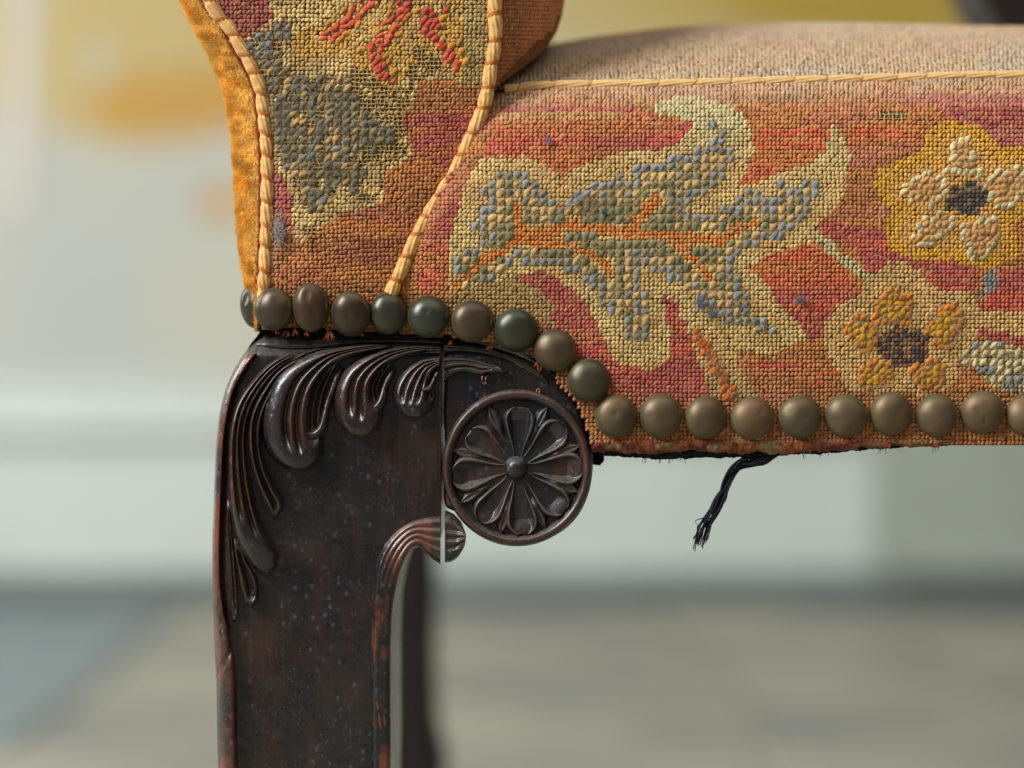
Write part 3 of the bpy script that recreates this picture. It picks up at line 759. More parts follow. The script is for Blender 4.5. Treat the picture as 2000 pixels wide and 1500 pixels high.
# a worn patch where the canvas threads show
worn = (u > 1712) & (u < 1772) & (v > 217) & (v < 231)
u2, v2 = u[worn], v[worn]
make_stitches('petit_point', Fseat, u[~worn], v[~worn], cs[~worn], seat)
if len(u2):
    make_stitches('bare_canvas_thread', Fseat, u2, v2 + 1, np.tile(C['cream'] * 0.9, (len(u2), 1)), seat, 4.6, 1.0, 1.5, 0.0, mat='petit')
    make_stitches('bare_canvas_thread', Fseat, u2[::2], v2[::2], np.tile(C['cream'] * 0.9, (len(u2[::2]), 1)), seat, 8.0, 1.0, 2.0, 1.57, mat='petit')

# the coarse cross stitch: two plump crossing strands of twisted wool
def cross_mesh(seed, sc_=1.0):
    r = np.random.default_rng(seed)
    V = []; F = []
    for kk, (an, hb, half, rad, n, seg) in enumerate(((-0.80, -0.4, 8.2, 3.6, 4, 5), (0.78, 1.0, 9.4, 4.6, 6, 7))):
        an += 0.20 * r.standard_normal(); half *= 1 + 0.10 * r.standard_normal(); rad *= 1 + 0.10 * r.standard_normal()
        off = len(V)
        for i in range(n):
            t = i / (n - 1) * 2 - 1
            rr = rad * math.sqrt(max(1 - (abs(t) * 0.97) ** 2.2, 0.04)) * (1 + 0.05 * r.standard_normal())
            for j in range(seg):
                th = 2 * math.pi * j / seg + i * 0.35
                rj = rr * (1 + 0.07 * math.cos(3 * th))
                lxx = t * half; lyy = rj * 1.12 * math.cos(th); lz = hb * (1 - 0.9 * t * t) + 0.62 * rj * math.sin(th)
                V.append(((lxx * math.cos(an) - lyy * math.sin(an)), (lxx * math.sin(an) + lyy * math.cos(an)), lz))
        for i in range(n - 1):
            for j in range(seg):
                k2 = (j + 1) % seg
                F.append((off + i * seg + j, off + i * seg + k2, off + (i + 1) * seg + k2, off + (i + 1) * seg + j))
    return np.array(V) * S * sc_, F
cross_me = {}
def get_cross(key, var):   # a few shapes for each wool
    if (key, var) not in cross_me:
        V, F = cross_mesh(100 + var)
        cross_me[(key, var)] = mesh_from('cross_stitch', V, F, M[key])
    return cross_me[(key, var)]
def frame_at(Fn, x, y):
    x = np.array([x]); y = np.array([y])
    p, n = surface_pts(Fn, x, y)
    p = p[0]; n = n[0]
    t = (Fn(x + 1.5, y) - Fn(x - 1.5, y))[0]; t /= np.linalg.norm(t)
    b = np.cross(n, t)
    return p, t, b, n
def add_cross(Fn, x, y, key, parent, sc_):
    p, t, b, n = frame_at(Fn, x, y)
    if n[1] > 0: n = -n; b = -b
    o = link('cross_stitch', get_cross(key, random.randrange(9)), parent)
    m = Matrix(((t[0], b[0], n[0], p[0]), (t[1], b[1], n[1], p[1]), (t[2], b[2], n[2], p[2]), (0, 0, 0, 1)))
    o.matrix_basis = m @ Matrix.Rotation(random.gauss(0, 0.2), 4, 'Z') @ Matrix.Scale(sc_, 4)
MATCOL = dict(st_blue=(128, 131, 128), st_tan=(194, 158, 102), st_olive=(116, 112, 78), st_cream=(205, 182, 130), st_peach=(204, 148, 84), st_orange=(196, 116, 36), st_gold=(200, 142, 22), st_flame=(200, 96, 24),
              arm_dark=(108, 102, 82), arm_olive=(126, 114, 82), arm_grey=(132, 130, 120), arm_red=(192, 76, 52), arm_gold=(190, 128, 50), arm_tan=(176, 140, 88))
def joined_cross(name, Fn, items, parent):
    V = []; F = []; Cc = []; off = 0
    for (x, y, key) in items:
        jt = 1.8 if key in ('st_cream', 'st_peach', 'st_gold', 'st_orange', 'st_flame') else 1.2
        p, t, b, n = frame_at(Fn, x + random.gauss(0, jt), y + random.gauss(0, jt))
        if n[1] > 0: n = -n; b = -b
        ra = random.gauss(0, 0.12 * jt); t, b = t * math.cos(ra) + b * math.sin(ra), b * math.cos(ra) - t * math.sin(ra)
        vv, ff = cross_mesh(random.randrange(9999), random.uniform(0.86, 1.16))
        V.append(p + vv[:, :1] * t + vv[:, 1:2] * b + vv[:, 2:] * n)
        F += [tuple(i + off for i in f) for f in ff]; off += len(vv)
        c = np.array(lin(*MATCOL[key], G)) * random.uniform(0.78, 1.2)
        Cc.append(np.tile(c, (len(vv), 1)))
    return obj(name, np.vstack(V), np.array(F), M['gros'], parent, True, np.vstack(Cc), 'stuff')
inview = [g for g in gros if g[0] < 2000]
random.shuffle(inview)
n_leaf = [g for g in inview if g[2] in ('st_blue', 'st_tan', 'st_olive')]
rest = [g for g in gros if g not in set(n_leaf)]
single = n_leaf[:300]; rest += n_leaf[300:]
print('cross stitches', len(gros), 'leaf', len(n_leaf))
for x, y, key in single: add_cross(Fseat, x + random.gauss(0, 1.1), y + random.gauss(0, 1.1), key, seat, random.uniform(0.88, 1.14))
joined_cross('flower_stitches', Fseat, rest, seat)

# seat top -------------------------------------------------------------
GT = [(930, 0.62), (985, 0.70), (1030, 0.76), (1070, 0.80), (1150, 0.87), (1300, 0.97), (1420, 1.0), (1600, 1.0), (2000, 0.90), (3000, 0.90)]
def Ftop(u, v):
    u = np.asarray(u, float); v = np.asarray(v, float)
    v_ = np.maximum(v, 0)
    rise = 240 * ip(u, GT) * (1 - np.clip(1 - v_ / 1600, 0, 1) ** 4.5)
    d = 66 + v_ * 0.9
    k0 = 1 + 66 / KD; k = 1 + d / KD
    zp = (750 - py_(u)) * k0 + rise - np.minimum(v, 0) * -0.6 + 6 * (vn(u / 120, v / 200, 81) - 0.5)
    y = 750 - zp / k
    return W(u, y, d)
top = canvas('seat_top', Ftop, 930, XR, -4, 4100, 200, 150, M['canvas'], root, label='dusty faded top of the needlepoint seat')
u, v = gridpts(945, 2700, 4, 800, seed=75)
row = np.floor(v / PIT)
c = lerp(np.tile(C['tan'], (len(u), 1)), C['pinkd'], 0.8 * sm(0.4, 0.7, vn(u / 170, row / 5, 82)))
c = lerp(c, C['orange'], 0.5 * sm(0.55, 0.8, vn(u / 90, row / 6, 83)))
c = lerp(c, C['greyd'], 0.9 * sm(0.42, 0.7, vn(u / 200 + 3, v / 120, 84)))
c = lerp(c, C['dust'] * 1.04, 0.72)
make_stitches('petit_point', Ftop, u, v, c, top, h=2.8, jit=1.8)

vv_ = np.concatenate([[0.0], np.linspace(20, 4100, 60)])
te = Ftop(np.full(61, XR - 1.0), vv_)
ys_ = np.linspace(150, 866, 24); fr = W(np.full(24, XR - 1.0), ys_, seat_d(np.full(24, XR - 1.0), ys_) + 2)
top_line = np.vstack([fr[::-1][:-1], te]); low_line = top_line.copy(); low_line[:, 2] = fr[-1, 2]
obj('seat_end', np.stack([top_line, low_line]).reshape(-1, 3), gridF(2, len(top_line)), M['rust'], root, False)
# inner arm ------------------------------------------------------------
WI = [(-300, 140), (0, 132), (30, 127), (60, 117), (90, 100), (108, 85), (135, 55), (160, 22), (180, 8)]
def Finner(u, v):
    u = np.asarray(u, float); v = np.asarray(v, float)   # u arclength 0..~420, v = y
    w_ = ip(v, WI)
    th = np.clip(u / 300.0, -0.1, 1.0) * (math.pi / 2)
    x = ax(v) + 4 + w_ * np.sin(th)
    d = 10 + 270 * (w_ / 132) * (1 - np.cos(th)) + np.maximum(u - 300, 0)
    x = 1000 + (x - 1000) / (1 + np.maximum(u - 300, 0) / KD)
    return W(x, v, d)
inner = canvas('inner_arm_cover', Finner, 0, 2200, -300, 178, 110, 60, M['canvas'], root, label='brown-orange needlepoint inside of the arm')
u, v = gridpts(6, 420, -250, 172, seed=77)
row = np.floor(u / PIT)
c = lerp(np.tile(C['brown'], (len(u), 1)), C['orange'], sm(0.35, 0.75, vn(u / 60, v / 70, 85)))
c = lerp(c, C['mag'] * 0.8, 0.25 * sm(0.6, 0.85, vn(u / 90, v / 40, 86)))
make_stitches('petit_point', Finner, u, v, c, inner)

# arm front panel ------------------------------------------------------
Farm = lambda x, y: W(x, y, arm_d(x, y))
def arm_keep(x, y, m=0):
    return (x > lx(y) + m) & (x < ax(y) - m) & (y < ny(x) + 34 - m)
armp = canvas('arm_panel', lambda x, y: W(x, y, arm_d(x, y) + 2), 280, 980, -300, 660, 180, 240, M['canvas'], root, lambda x, y: arm_keep(x, y, -6),
              label='worn needlepoint arm front with dark leaf and red strokes on tan')
u, v = gridpts(290, 980, -280, 645, warp=6, seed=79)
k = arm_keep(u, v, 3); u, v = u[k], v[k]
items = []
lx_, ly_ = gros_cells(LEAFA, 290, -280, 6, 79)
for x, y in zip(lx_, ly_):
    if inpoly(np.array([x]), np.array([y]), SCRIM)[0] and random.random() < 0.75: continue
    if random.random() < 0.08: continue
    key = 'arm_grey' if (y < 140 and random.random() < 0.7) or random.random() < 0.12 else 'arm_dark'
    if random.random() < (0.2 if 560 < x < 680 else 0.08): key = 'arm_tan'
    elif random.random() < 0.25: key = 'arm_olive'
    items.append((x + random.gauss(0, 1.6), y + random.gauss(0, 1.6), key))
for sI, sp in enumerate(STROKES):
    q = smooth_curve(sp, 24)
    L = np.linalg.norm(np.diff(q, axis=0), axis=1).sum()
    n = int(L / 11)
    for p in smooth_curve(sp, n):
        items.append((p[0] - 7 + random.gauss(0, 3), p[1] + random.gauss(0, 3), 'arm_red'))
        items.append((p[0] + 8 + random.gauss(0, 3), p[1] + 5 + random.gauss(0, 3), 'arm_red'))
        if random.random() < 0.6: items.append((p[0] + random.choice((-22, 22)) + random.gauss(0, 3), p[1] + random.gauss(0, 6), 'arm_gold'))
items = [g for g in items if arm_keep(np.array([g[0]]), np.array([g[1]]), 10)[0]]
gx = np.array([g[0] for g in items]); gy = np.array([g[1] for g in items])
covered = ((np.abs(u[:, None] - gx[None]) < 6.5) & (np.abs(v[:, None] - gy[None]) < 6.5)).any(1)
make_stitches('under_stitches', Farm, u[covered], v[covered], np.tile(C['dull'] * 0.55, (int(covered.sum()), 1)), armp, h=1.2)
u, v = u[~covered], v[~covered]
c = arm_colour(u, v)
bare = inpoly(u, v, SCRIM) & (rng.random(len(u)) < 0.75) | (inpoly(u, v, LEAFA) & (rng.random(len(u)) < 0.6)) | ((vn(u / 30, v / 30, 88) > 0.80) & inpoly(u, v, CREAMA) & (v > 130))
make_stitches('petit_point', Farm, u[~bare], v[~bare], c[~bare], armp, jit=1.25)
ub, vb = u[bare], v[bare]
make_stitches('bare_canvas_thread', Farm, ub, vb, np.tile(C['cream'] * 0.85, (len(ub), 1)), armp, 5.4, 1.15, 1.6, 0.05)
make_stitches('bare_canvas_thread', Farm, ub + 3, vb, np.tile(C['cream'] * 0.8, (len(ub), 1)), armp, 5.4, 1.15, 2.2, 1.6)
random.shuffle(items)
joined_cross('leaf_stitches', Farm, items, armp)

# ---- wool fuzz over the coarse stitches
def fuzz(name, Fn, pts, parent, n, mat, cols, length=14, wid=0.35, lift=5):
    V = []; Cc = []
    idx = rng.integers(0, len(pts), n)
    P0 = np.array([[pts[i][0], pts[i][1]] for i in idx]) + rng.normal(0, 5, (n, 2))
    p, nn = surface_pts(Fn, P0[:, 0], P0[:, 1]); nn = np.where(nn[:, 1:2] > 0, -nn, nn)
    a = rng.uniform(0, 2 * np.pi, n); L = rng.uniform(0.4, 1.2, n) * length * S
    dirv = np.stack([np.cos(a), np.zeros(n), np.sin(a)], -1)
    side = np.stack([-np.sin(a), np.zeros(n), np.cos(a)], -1) * wid * S
    h0 = lift * S; q = [p + nn * h0 * 0.6, p + nn * h0 * 1.7 + dirv * L[:, None] * 0.5 + side * rng.normal(0, 4, n)[:, None], p + nn * h0 * rng.uniform(0.8, 2.4, n)[:, None] + dirv * L[:, None]]
    for s_, f_ in zip(q, (1, 1, 0.3)):
        V += [s_ - side * f_, s_ + side * f_]
    V = np.stack(V, 1).reshape(-1, 3)
    b = np.arange(n)[:, None] * 6
    F = np.vstack([b + np.array([[0, 1, 3, 2]]), b + np.array([[2, 3, 5, 4]])])
    cc = np.repeat(np.array([lin(*cols[i % len(cols)]) for i in range(n)]), 6, 0)
    return obj(name, V, F, mat, parent, True, cc, 'stuff')
fuzz('wool_fuzz', Farm, [g for g in items if g[2] in ('arm_dark', 'arm_grey')], armp, 1300, M['gros'], [(120, 112, 90), (150, 138, 112), (104, 98, 84), (130, 118, 86)], 18, 0.26, 6)
fuzz('wool_fuzz', Fseat, gros, seat, 3600, M['gros'], [(150, 144, 126), (138, 134, 120), (186, 160, 112), (170, 150, 100)], 11, 0.3, 6)

# ---- piping cords with their binding threads
def cord(name, pts, r, dfun, mat, step, slant, parent, label, first=10, bm='bind', strands=9, bindr=2.7, squash=0.17):
    q = smooth_curve(pts, 420)
    d = dfun(q[:, 0], q[:, 1])
    P = W(q[:, 0], q[:, 1], d)
    L = np.concatenate([[0], np.cumsum(np.linalg.norm(np.diff(P, axis=0), axis=1))]) / S
    marks = []; s_ = first
    while s_ < L[-1] - 5:
        marks.append(s_); s_ += step * random.uniform(0.85, 1.15)
    marks = np.array(marks)
    near = np.min(np.abs(L[:, None] - marks[None]), 1)
    rad = r * S * (1 - squash * np.exp(-(near / 7.0) ** 2)) * (1 + 0.03 * np.sin(L / 37.0))
    V, F = tube(P, rad, 40, True, lambda i, th: 1 + 0.085 * np.cos(strands * th + L[i] / 9.0) + 0.02 * np.cos(23 * th - L[i] / 6.0))
    co_ = obj(name, V, F, mat, parent, True, label=label)
    T = np.gradient(P, axis=0); T /= np.linalg.norm(T, axis=1)[:, None]
    for s_ in marks:
        i = int(np.argmin(np.abs(L - s_)))
        t = T[i]; n = np.array([0, -1.0, 0]); n -= (n @ t) * t; n /= np.linalg.norm(n); b = np.cross(t, n)
        th = np.linspace(-2.1, 2.1, 22)
        sl = slant + random.gauss(0, 0.12)
        rr = r * S * (1 - squash) * 1.04
        ring = P[i] + rr * (np.cos(th)[:, None] * n + np.sin(th)[:, None] * b) + (np.sin(th) * sl * rr)[:, None] * t
        parts = []
        for o_ in (-1, 0, 1):
            parts.append(tube(ring + t * o_ * bindr * 0.9 * S, bindr * S * random.uniform(0.55, 0.75), 6))
        Vb, Fb = join(parts)
        obj('binding_thread', Vb, Fb, M[bm], co_)
    return co_
cord('piping_cord', [(x, y) for y, x in LEFT if y > -310], 12.5, lambda x, y: arm_d(x, y) - 2, M['cord'], 42, -0.75, root, 'cream piping cord between velvet and needlepoint', first=18)
cord('piping_cord', [(x, y) for y, x in ARM], 13.0, lambda x, y: arm_d(x, y) * 0 - 2.0, M['cord'], 46, 0.35, root, 'cream piping cord curving down the arm front')
cord('piping_cord', [(x, y) for x, y in PIPY if x >= 980 and x < 2100] + [(XR, 147)], 10.0, lambda x, y: 0 * x + 60, M['dusty_cord'], 66, -0.9, root, 'dusty cream piping cord along the seat edge', first=30, bindr=1.8, squash=0.22, bm='bindpale')
# thin rust cord beside the velvet
q = smooth_curve([(x - 15 - (0 if y > 150 else 4), y) for y, x in LEFT], 260)
P = W(q[:, 0], q[:, 1], arm_d(q[:, 0] + 20, q[:, 1]) + 8)
parts = []
for ph in (0, 2.1, 4.2):
    a = np.arange(260) * 0.55 + ph
    parts.append(tube(P + np.stack([np.cos(a), np.sin(a), 0 * a], -1) * 2.0 * S, 1.9 * S, 6))
V, F = join(parts)
obj('braid', V, F, M['rust'], root, label='thin rust-coloured braid beside the gold velvet')

# ---- gold velvet outside of the arm
VO = [(-300, 235), (-60, 330), (0, 356), (50, 380), (105, 410), (160, 434), (200, 446), (260, 455), (330, 460), (420, 465), (480, 470), (530, 478), (565, 486), (620, 500), (650, 506)]
def Fvel(u, v):
    u = np.asarray(u, float); v = np.asarray(v, float)
    xo = ip(v, VO); xi = lx(v) - 12
    th = np.clip(u, 0, 1) * (math.pi / 2)
    x = xi + (xo - xi) * np.sin(th) - 1.5 * (vn(v / 11, u * 6, 92) - 0.5) * np.sin(th) * 2.2
    d = 12 + 46 * (1 - np.cos(th)) + np.maximum(u - 1, 0) + 5 * (vn(v / 9, u * 5, 93) - 0.5) + 6 * (vn(v / 22, u * 3, 94) - 0.5)
    x = 1000 + (x - 1000) / (1 + np.maximum(u - 1, 0) / KD)
    return W(x, v, d)
uu = np.concatenate([np.linspace(0, 1, 22), [1.5, 3, 10, 40, 150, 600, 2400]])
vv = np.linspace(-300, 648, 420)
U, Vg = np.meshgrid(uu, vv, indexing='ij')
Pv = Fvel(U, Vg)
velc = np.tile(np.array(lin(208, 156, 42, 1.15)), (U.size, 1)) * (0.75 + 0.4 * vn(Vg / 10, U * 5, 95)).reshape(-1, 1)
vel = obj('velvet_cover', Pv.reshape(-1, 3), gridF(len(uu), len(vv)), M['pile'], root, True, velc, label='gold velvet covering the outside of the arm')
n = 24000
us = rng.uniform(0.02, 1.0, n) ** 0.8; vs = rng.uniform(-290, 645, n)
p0 = Fvel(us, vs)
th = us * math.pi / 2
outd = np.stack([-np.sin(th), -np.cos(th), 0 * th], -1)
clump = vn(vs / 14, us * 4, 96)
lean = np.stack([0.5 * (clump - 0.5), 0 * clump, -0.9 + 1.2 * (vn(vs / 18, us * 3, 97) - 0.3)], -1)
dr = outd + lean * 0.9 + rng.normal(0, 0.22, (n, 3)); dr /= np.linalg.norm(dr, axis=1)[:, None]
L = rng.uniform(5, 11, n)[:, None] * S
sd = np.cross(dr, np.array([0, 1.0, 0.2])); sd /= np.linalg.norm(sd, axis=1)[:, None] + 1e-9
sd *= 0.5 * S
V = np.stack([p0 - sd, p0 + sd, p0 + dr * L * 0.6 + sd * 0.8, p0 + dr * L * 0.6 - sd * 0.8, p0 + dr * L], 1).reshape(-1, 3)
b = np.arange(n)[:, None] * 5
F = [tuple(r_) for r_ in (b + np.array([[0, 1, 2, 3]]))] + [tuple(r_) for r_ in (b + np.array([[3, 2, 4]]))]
cc = np.repeat(np.array(lin(226, 172, 66, 1.2))[None] * (0.75 + 0.5 * clump[:, None]) * rng.uniform(0.8, 1.2, (n, 1)), 5, 0)
obj('velvet_pile', V, F, M['pile'], vel, True, cc, 'stuff')

# rounded top of the arm
tq = np.linspace(0, 1, 24)
x0_ = ip(-300, VO); x1_ = float(ax(-300)) + 4
A0 = W(x0_, -300, 58)[()]; A1 = W(x1_ + 140, -300, 280)[()]
rows_ = [W(x0_ + (x1_ - x0_) * tq, -300 - 14 * np.sin(np.pi * tq), arm_d(x0_ + (x1_ - x0_) * tq, np.full(24, -300.0)) * 0 + 8 + 40 * (1 - tq))]
for d_, up in ((90, 34), (280, 52), (700, 60), (1400, 60), (2200, 50), (2380, 10), (2390, -900)):
    f_ = min(1.0, d_ / 280.0)
    xr_ = W(x1_, -300, 10)[()][0] + (A1[0] - W(x1_, -300, 10)[()][0]) * math.sin(f_ * math.pi / 2)
    rows_.append(np.stack([A0[0] + (xr_ - A0[0]) * tq, np.full(24, d_ * S), A0[2] + up * S * (np.sin(np.pi * tq) if up > 0 else np.ones(24))], -1))
obj('arm_top', np.array(rows_).reshape(-1, 3), gridF(len(rows_), 24), M['rust'], root, True)

# ---- body of the chair behind the covers
parts = []
def slab_px(poly_px, d0, d1):
    """solid from a front outline; the back face keeps its world size"""
    f = W(np.array([p[0] for p in poly_px]), np.array([p[1] for p in poly_px]), d0)
    bk = f.copy(); bk[:, 1] = d1 * S
    n = len(f)
    return np.vstack([f, bk]), [tuple(range(n)), tuple(range(2 * n - 1, n - 1, -1))] + [(i, i + n, (i + 1) % n + n, (i + 1) % n) for i in range(n)]
V, F = slab_px([(560, 640), (560, 560), (1020, 240), (XR, 240), (XR, 866), (1170, 866), (1100, 740), (1000, 670), (860, 650)], 40, 3900)
obj('seat_frame', V, F, M['black'], root, smooth=False)
V, F = slab_px([(560, 600), (555, 250), (470, -200), (420, -300), (940, -300), (945, 100), (900, 250), (790, 560)], 36, 3000)
obj('arm_padding', V, F, M['canvas'], root, smooth=False)

# turned raw edge of the cover and the black dust cover below the nails
xs = np.linspace(1154, XR, 900)
edge = ip(xs, [(1150, 884), (1260, 886), (1330, 880), (1400, 884), (1470, 884), (1560, 886), (1640, 880), (1720, 873), (1800, 873), (1900, 863), (2000, 855), (2400, 852)]) + 7 * (vn(xs / 26, 0 * xs, 101) - 0.5) + 5 * (vn(xs / 8, 0 * xs, 102) - 0.5)
rows = 7
V = []; Cc = []
for i in range(rows):
    t = i / (rows - 1)
    yy = 858 + (edge - 858) * t + 3 * (vn(xs / 9, np.full_like(xs, i * 1.3), 109) - 0.5)
    dd = 2 + 10 * t ** 3 + 7 * (vn(xs / 10, np.full_like(xs, i * 0.9), 103) - 0.5) + 4 * (vn(xs / 3.5, np.full_like(xs, i * 1.7), 110) - 0.5) - 5 * math.sin(math.pi * t)
    V.append(W(xs, yy, dd))
    cc = lerp(np.tile(np.array(lin(104, 52, 28)), (len(xs), 1)), np.array(lin(160, 86, 36)), vn(xs / 30, np.full_like(xs, i * 0.8), 104))
    cc = lerp(cc, np.array(lin(110, 40, 36)), sm(0.55, 0.8, vn(xs / 40, np.full_like(xs, i * 0.5), 105)))
    cc = lerp(cc, np.array(lin(140, 116, 76)), 0.9 * sm(0.6, 0.75, vn(xs / 50 + 7, np.full_like(xs, i * 0.3), 106)))
    Cc.append(cc)
V = np.array(V).reshape(-1, 3)
obj('turned_edge', V, gridF(rows, len(xs)), M['gros'], root, True, np.vstack(Cc), label='frayed orange-brown turned edge of the seat cover')
bot = ip(xs, [(1150, 884), (1180, 889), (1280, 897), (1442, 894), (1527, 890), (1604, 886), (1713, 877), (1801, 872), (2000, 862), (2400, 858)]) + 3 * (vn(xs / 13, 0 * xs, 107) - 0.5) + 2.5 * (vn(xs / 4, 0 * xs, 108) - 0.5)
V = np.array([W(xs, bot - 30, 14), W(xs, bot - 8, 10), W(xs, bot, 14), W(xs, bot - 1, 30), W(xs, bot - 14, 60)])
bk = V[-1].copy(); bk[:, 1] = 3900 * S; V = np.vstack([V, bk[None]])
dc = obj('dust_cover', V.reshape(-1, 3), gridF(6, len(xs)), M['black'], root, True, label='black cambric dust cover under the seat')
# frayed threads on the dust cover
def strand(pts, r0, r1, dz, wig=2.0, n=26):
    q = smooth_curve(pts, n)
    q = q + wig * (np.stack([vn(np.arange(n) / 3.0, np.full(n, dz), 111), vn(np.arange(n) / 3.0, np.full(n, dz), 112)], -1) - 0.5)
    return tube(W(q[:, 0], q[:, 1], 26 + dz + 4 * np.sin(np.arange(n) / 2.0 + dz)), np.linspace(r0, r1, n) * S, 6)
parts = []
for i in range(24):
    o_ = random.uniform(-14, 14); o2 = random.uniform(-15, 15); e_ = random.uniform(-14, 26)
    parts.append(strand([(1512 + o_, 880), (1475 + o_, 898 + o_ * 0.7), (1438 + o_ * .5, 912 + o2 * .5), (1420 + o_ * 0.6, 940 + o2 * .3), (1407 + o2 * 0.7, 975), (1388 + o2 * 0.7, 1008 + o_ * .4), (1376 + o2 * 0.8, 1030), (1366 + o2, 1050 + e_)], 3.0, 1.1, i * 0.6 - 6, 7))
for i in range(4):
    parts.append(strand([(1385 + random.uniform(-8, 8), 1010), (1370 + random.uniform(-12, 8), 1016 + i * 4), (1362 + random.uniform(-6, 10), 1024 + i * 8)], 1.4, 0.6, i, 4, 10))
V, F = join(parts)
obj('loose_thread', V, F, M['blackthread'], root, label='frayed black threads hanging below the seat')
parts = []
for x in (1262, 1290, 1308, 1333, 1500, 1564, 1610, 1728, 1829):
    for k_ in range(3):
        yb = float(np.interp(x, xs, bot)); ddx = random.uniform(-9, 9)
        parts.append(strand([(x + ddx * 0.3, yb - 6), (x + ddx, yb + 3), (x + ddx * 1.4 + random.uniform(-4, 4), yb + random.uniform(4, 12))], 0.9, 0.4, k_ - 14, 1, 8))
V, F = join(parts)
obj('frayed_fibres', V, F, M['blackthread'], root, kind='stuff')
parts = []
for x, y, mm in ((1205, 852, 9), (1240, 860, 8), (1345, 856, 10), (1428, 858, 9), (1520, 860, 8), (1730, 862, 12), (1736, 866, 10), (1829, 862, 12), (1900, 856, 8), (1960, 850, 8), (575, 640, 16), (640, 644, 22), (646, 646, 20), (540, 643, 10), (560, 646, 12), (600, 648, 9), (706, 648, 9), (880, 664, 10), (955, 672, 12), (1052, 712, 14), (1048, 706, 12)):
    for k_ in range(5):
        a = random.uniform(0.9, 2.2)
        parts.append(tube(W(np.array([x, x + mm * 0.5 * math.cos(a) + random.uniform(-3, 3), x + mm * math.cos(a)]), np.array([y, y + mm * .55, y + mm * math.sin(a)]), np.array([0, -7.0, -5])), 0.8 * S, 5))
V, F = join(parts)
obj('frayed_fibres', V, F, M['rust'], root, kind='stuff')

# ---- brass nails
def nail_mesh(seed, dents):
    r = np.random.default_rng(seed)
    prof = [(1.0, 0.10), (1.02, -0.02), (0.995, -0.10)] + [(math.cos(a), -0.10 - 0.70 * math.sin(a)) for a in np.linspace(0.16, 1.5, 11)]
    seg = 36
    th = np.linspace(0, 2 * np.pi, seg, endpoint=False)
    V = []
    for rr, dd in prof:
        rj = rr * (1 + 0.012 * np.sin(2 * th + seed) + 0.008 * np.sin(3 * th + seed * 2))
        V.append(np.stack([rj * np.cos(th), np.full(seg, dd), rj * np.sin(th)], -1))
    V = np.array(V)
    for (dx, dz, sg, dp) in dents:
        g = np.exp(-((V[..., 0] - dx) ** 2 + (V[..., 2] - dz) ** 2) / sg ** 2)
        V[..., 1] += dp * g * (V[..., 1] < -0.12)
    n = len(prof)
    V = V.reshape(-1, 3)
    F = []
    for i in range(n - 1):
        for j in range(seg):
            k2 = (j + 1) % seg
            F.append((i * seg + j, i * seg + k2, (i + 1) * seg + k2, (i + 1) * seg + j))
    F.append(tuple(range((n - 1) * seg, n * seg)))
    return mesh_from('upholstery_nail', V * S, F, M['nail'])
def rnd_dents(k):
    return [(random.uniform(-.7, .7), random.uniform(-.7, .7), random.uniform(0.10, 0.5), random.uniform(0.015, 0.06) * random.choice((1, 1, 0.5))) for _ in range(k)]
SPECIAL = {1: [(-0.15, 0.45, 0.22, 0.08), (0.2, -0.4, 0.3, 0.06)], 2: [(-0.05, 0.1, 0.12, 0.06)], 3: [(0.25, 0.1, 0.35, 0.06)], 4: [(0.1, -0.25, 0.09, 0.08), (0.18, -0.3, 0.05, -0.05)], 5: [(-0.4, -0.5, 0.12, 0.06), (0.3, -0.55, 0.1, 0.05)]}
NAILS = [(500, 598, 36, 44, 46, 0.0, 0, 0), (535, 604, 37.5, 42, 2, .15, 0, 0), (607, 600, 35.5, 48, 0, 0, 0.0, 1), (685, 613, 39, 44, 0, .05, 0, 2), (757, 612, 37, 41, 6, .05, 0, 3), (837, 618, 41, 41, 0, .22, 0, 2),
         (922, 627, 42, 42, 0, .15, 0, 0), (1008, 645, 43, 44, 0, .45, 0, 3), (1084, 683, 42, 42, 0, .45, 0, 0), (1150, 743, 43, 43, 0, .7, 0, 0), (1203, 813, 42, 43, 0, .8, 0, 2), (1290, 812, 42, 44, 0, .8, 0, 0),
         (1378, 815, 41.5, 43, 0, .8, 0, 0), (1468, 816, 42, 43, 0, .85, 0, 0), (1562, 814, 42.5, 43, 0, .9, 0, 3), (1651, 812, 42, 43, 0, .9, 0, 5), (1739.5, 808, 42, 43, 0, .85, 0, 0), (1827.5, 811, 41, 42, 0, .9, 0, 5), (1916.5, 805, 42.5, 43, 0, .95, 0, 4),
         (2005, 808, 43, 43, 0, .95, 0, 0), (2094, 807, 42, 43, 0, .9, 0, 0), (2182, 806, 42, 43, 0, .9, 0, 2), (2271, 805, 42, 43, 0, .9, 0, 0), (2360, 805, 42, 43, 0, .9, 0, 3), (2448, 804, 42, 43, 0, .9, 0, 0), (2537, 803, 42, 43, 0, .9, 0, 5)]
for i, (x, y, rx, ry, d, dust, rot, mi) in enumerate(NAILS):
    o = link('upholstery_nail', nail_mesh(i + 1, SPECIAL.get(mi, []) + rnd_dents(4)), root)
    base = 2 if x > 1180 else -2
    p = W(x, y, d + base)[()]
    o.matrix_basis = Matrix.Translation(Vector(p)) @ Matrix.Rotation(random.gauss(0, 0.10) + (-0.9 if i == 0 else (-0.25 if i == 1 else (0.12 if i == 2 else 0))), 4, 'Z') @ Matrix.Rotation(random.gauss(0.02, 0.10), 4, 'X') @ Matrix.Diagonal((rx, min(rx, ry), ry, 1))
    o.color = (dust, dust, dust, 1)

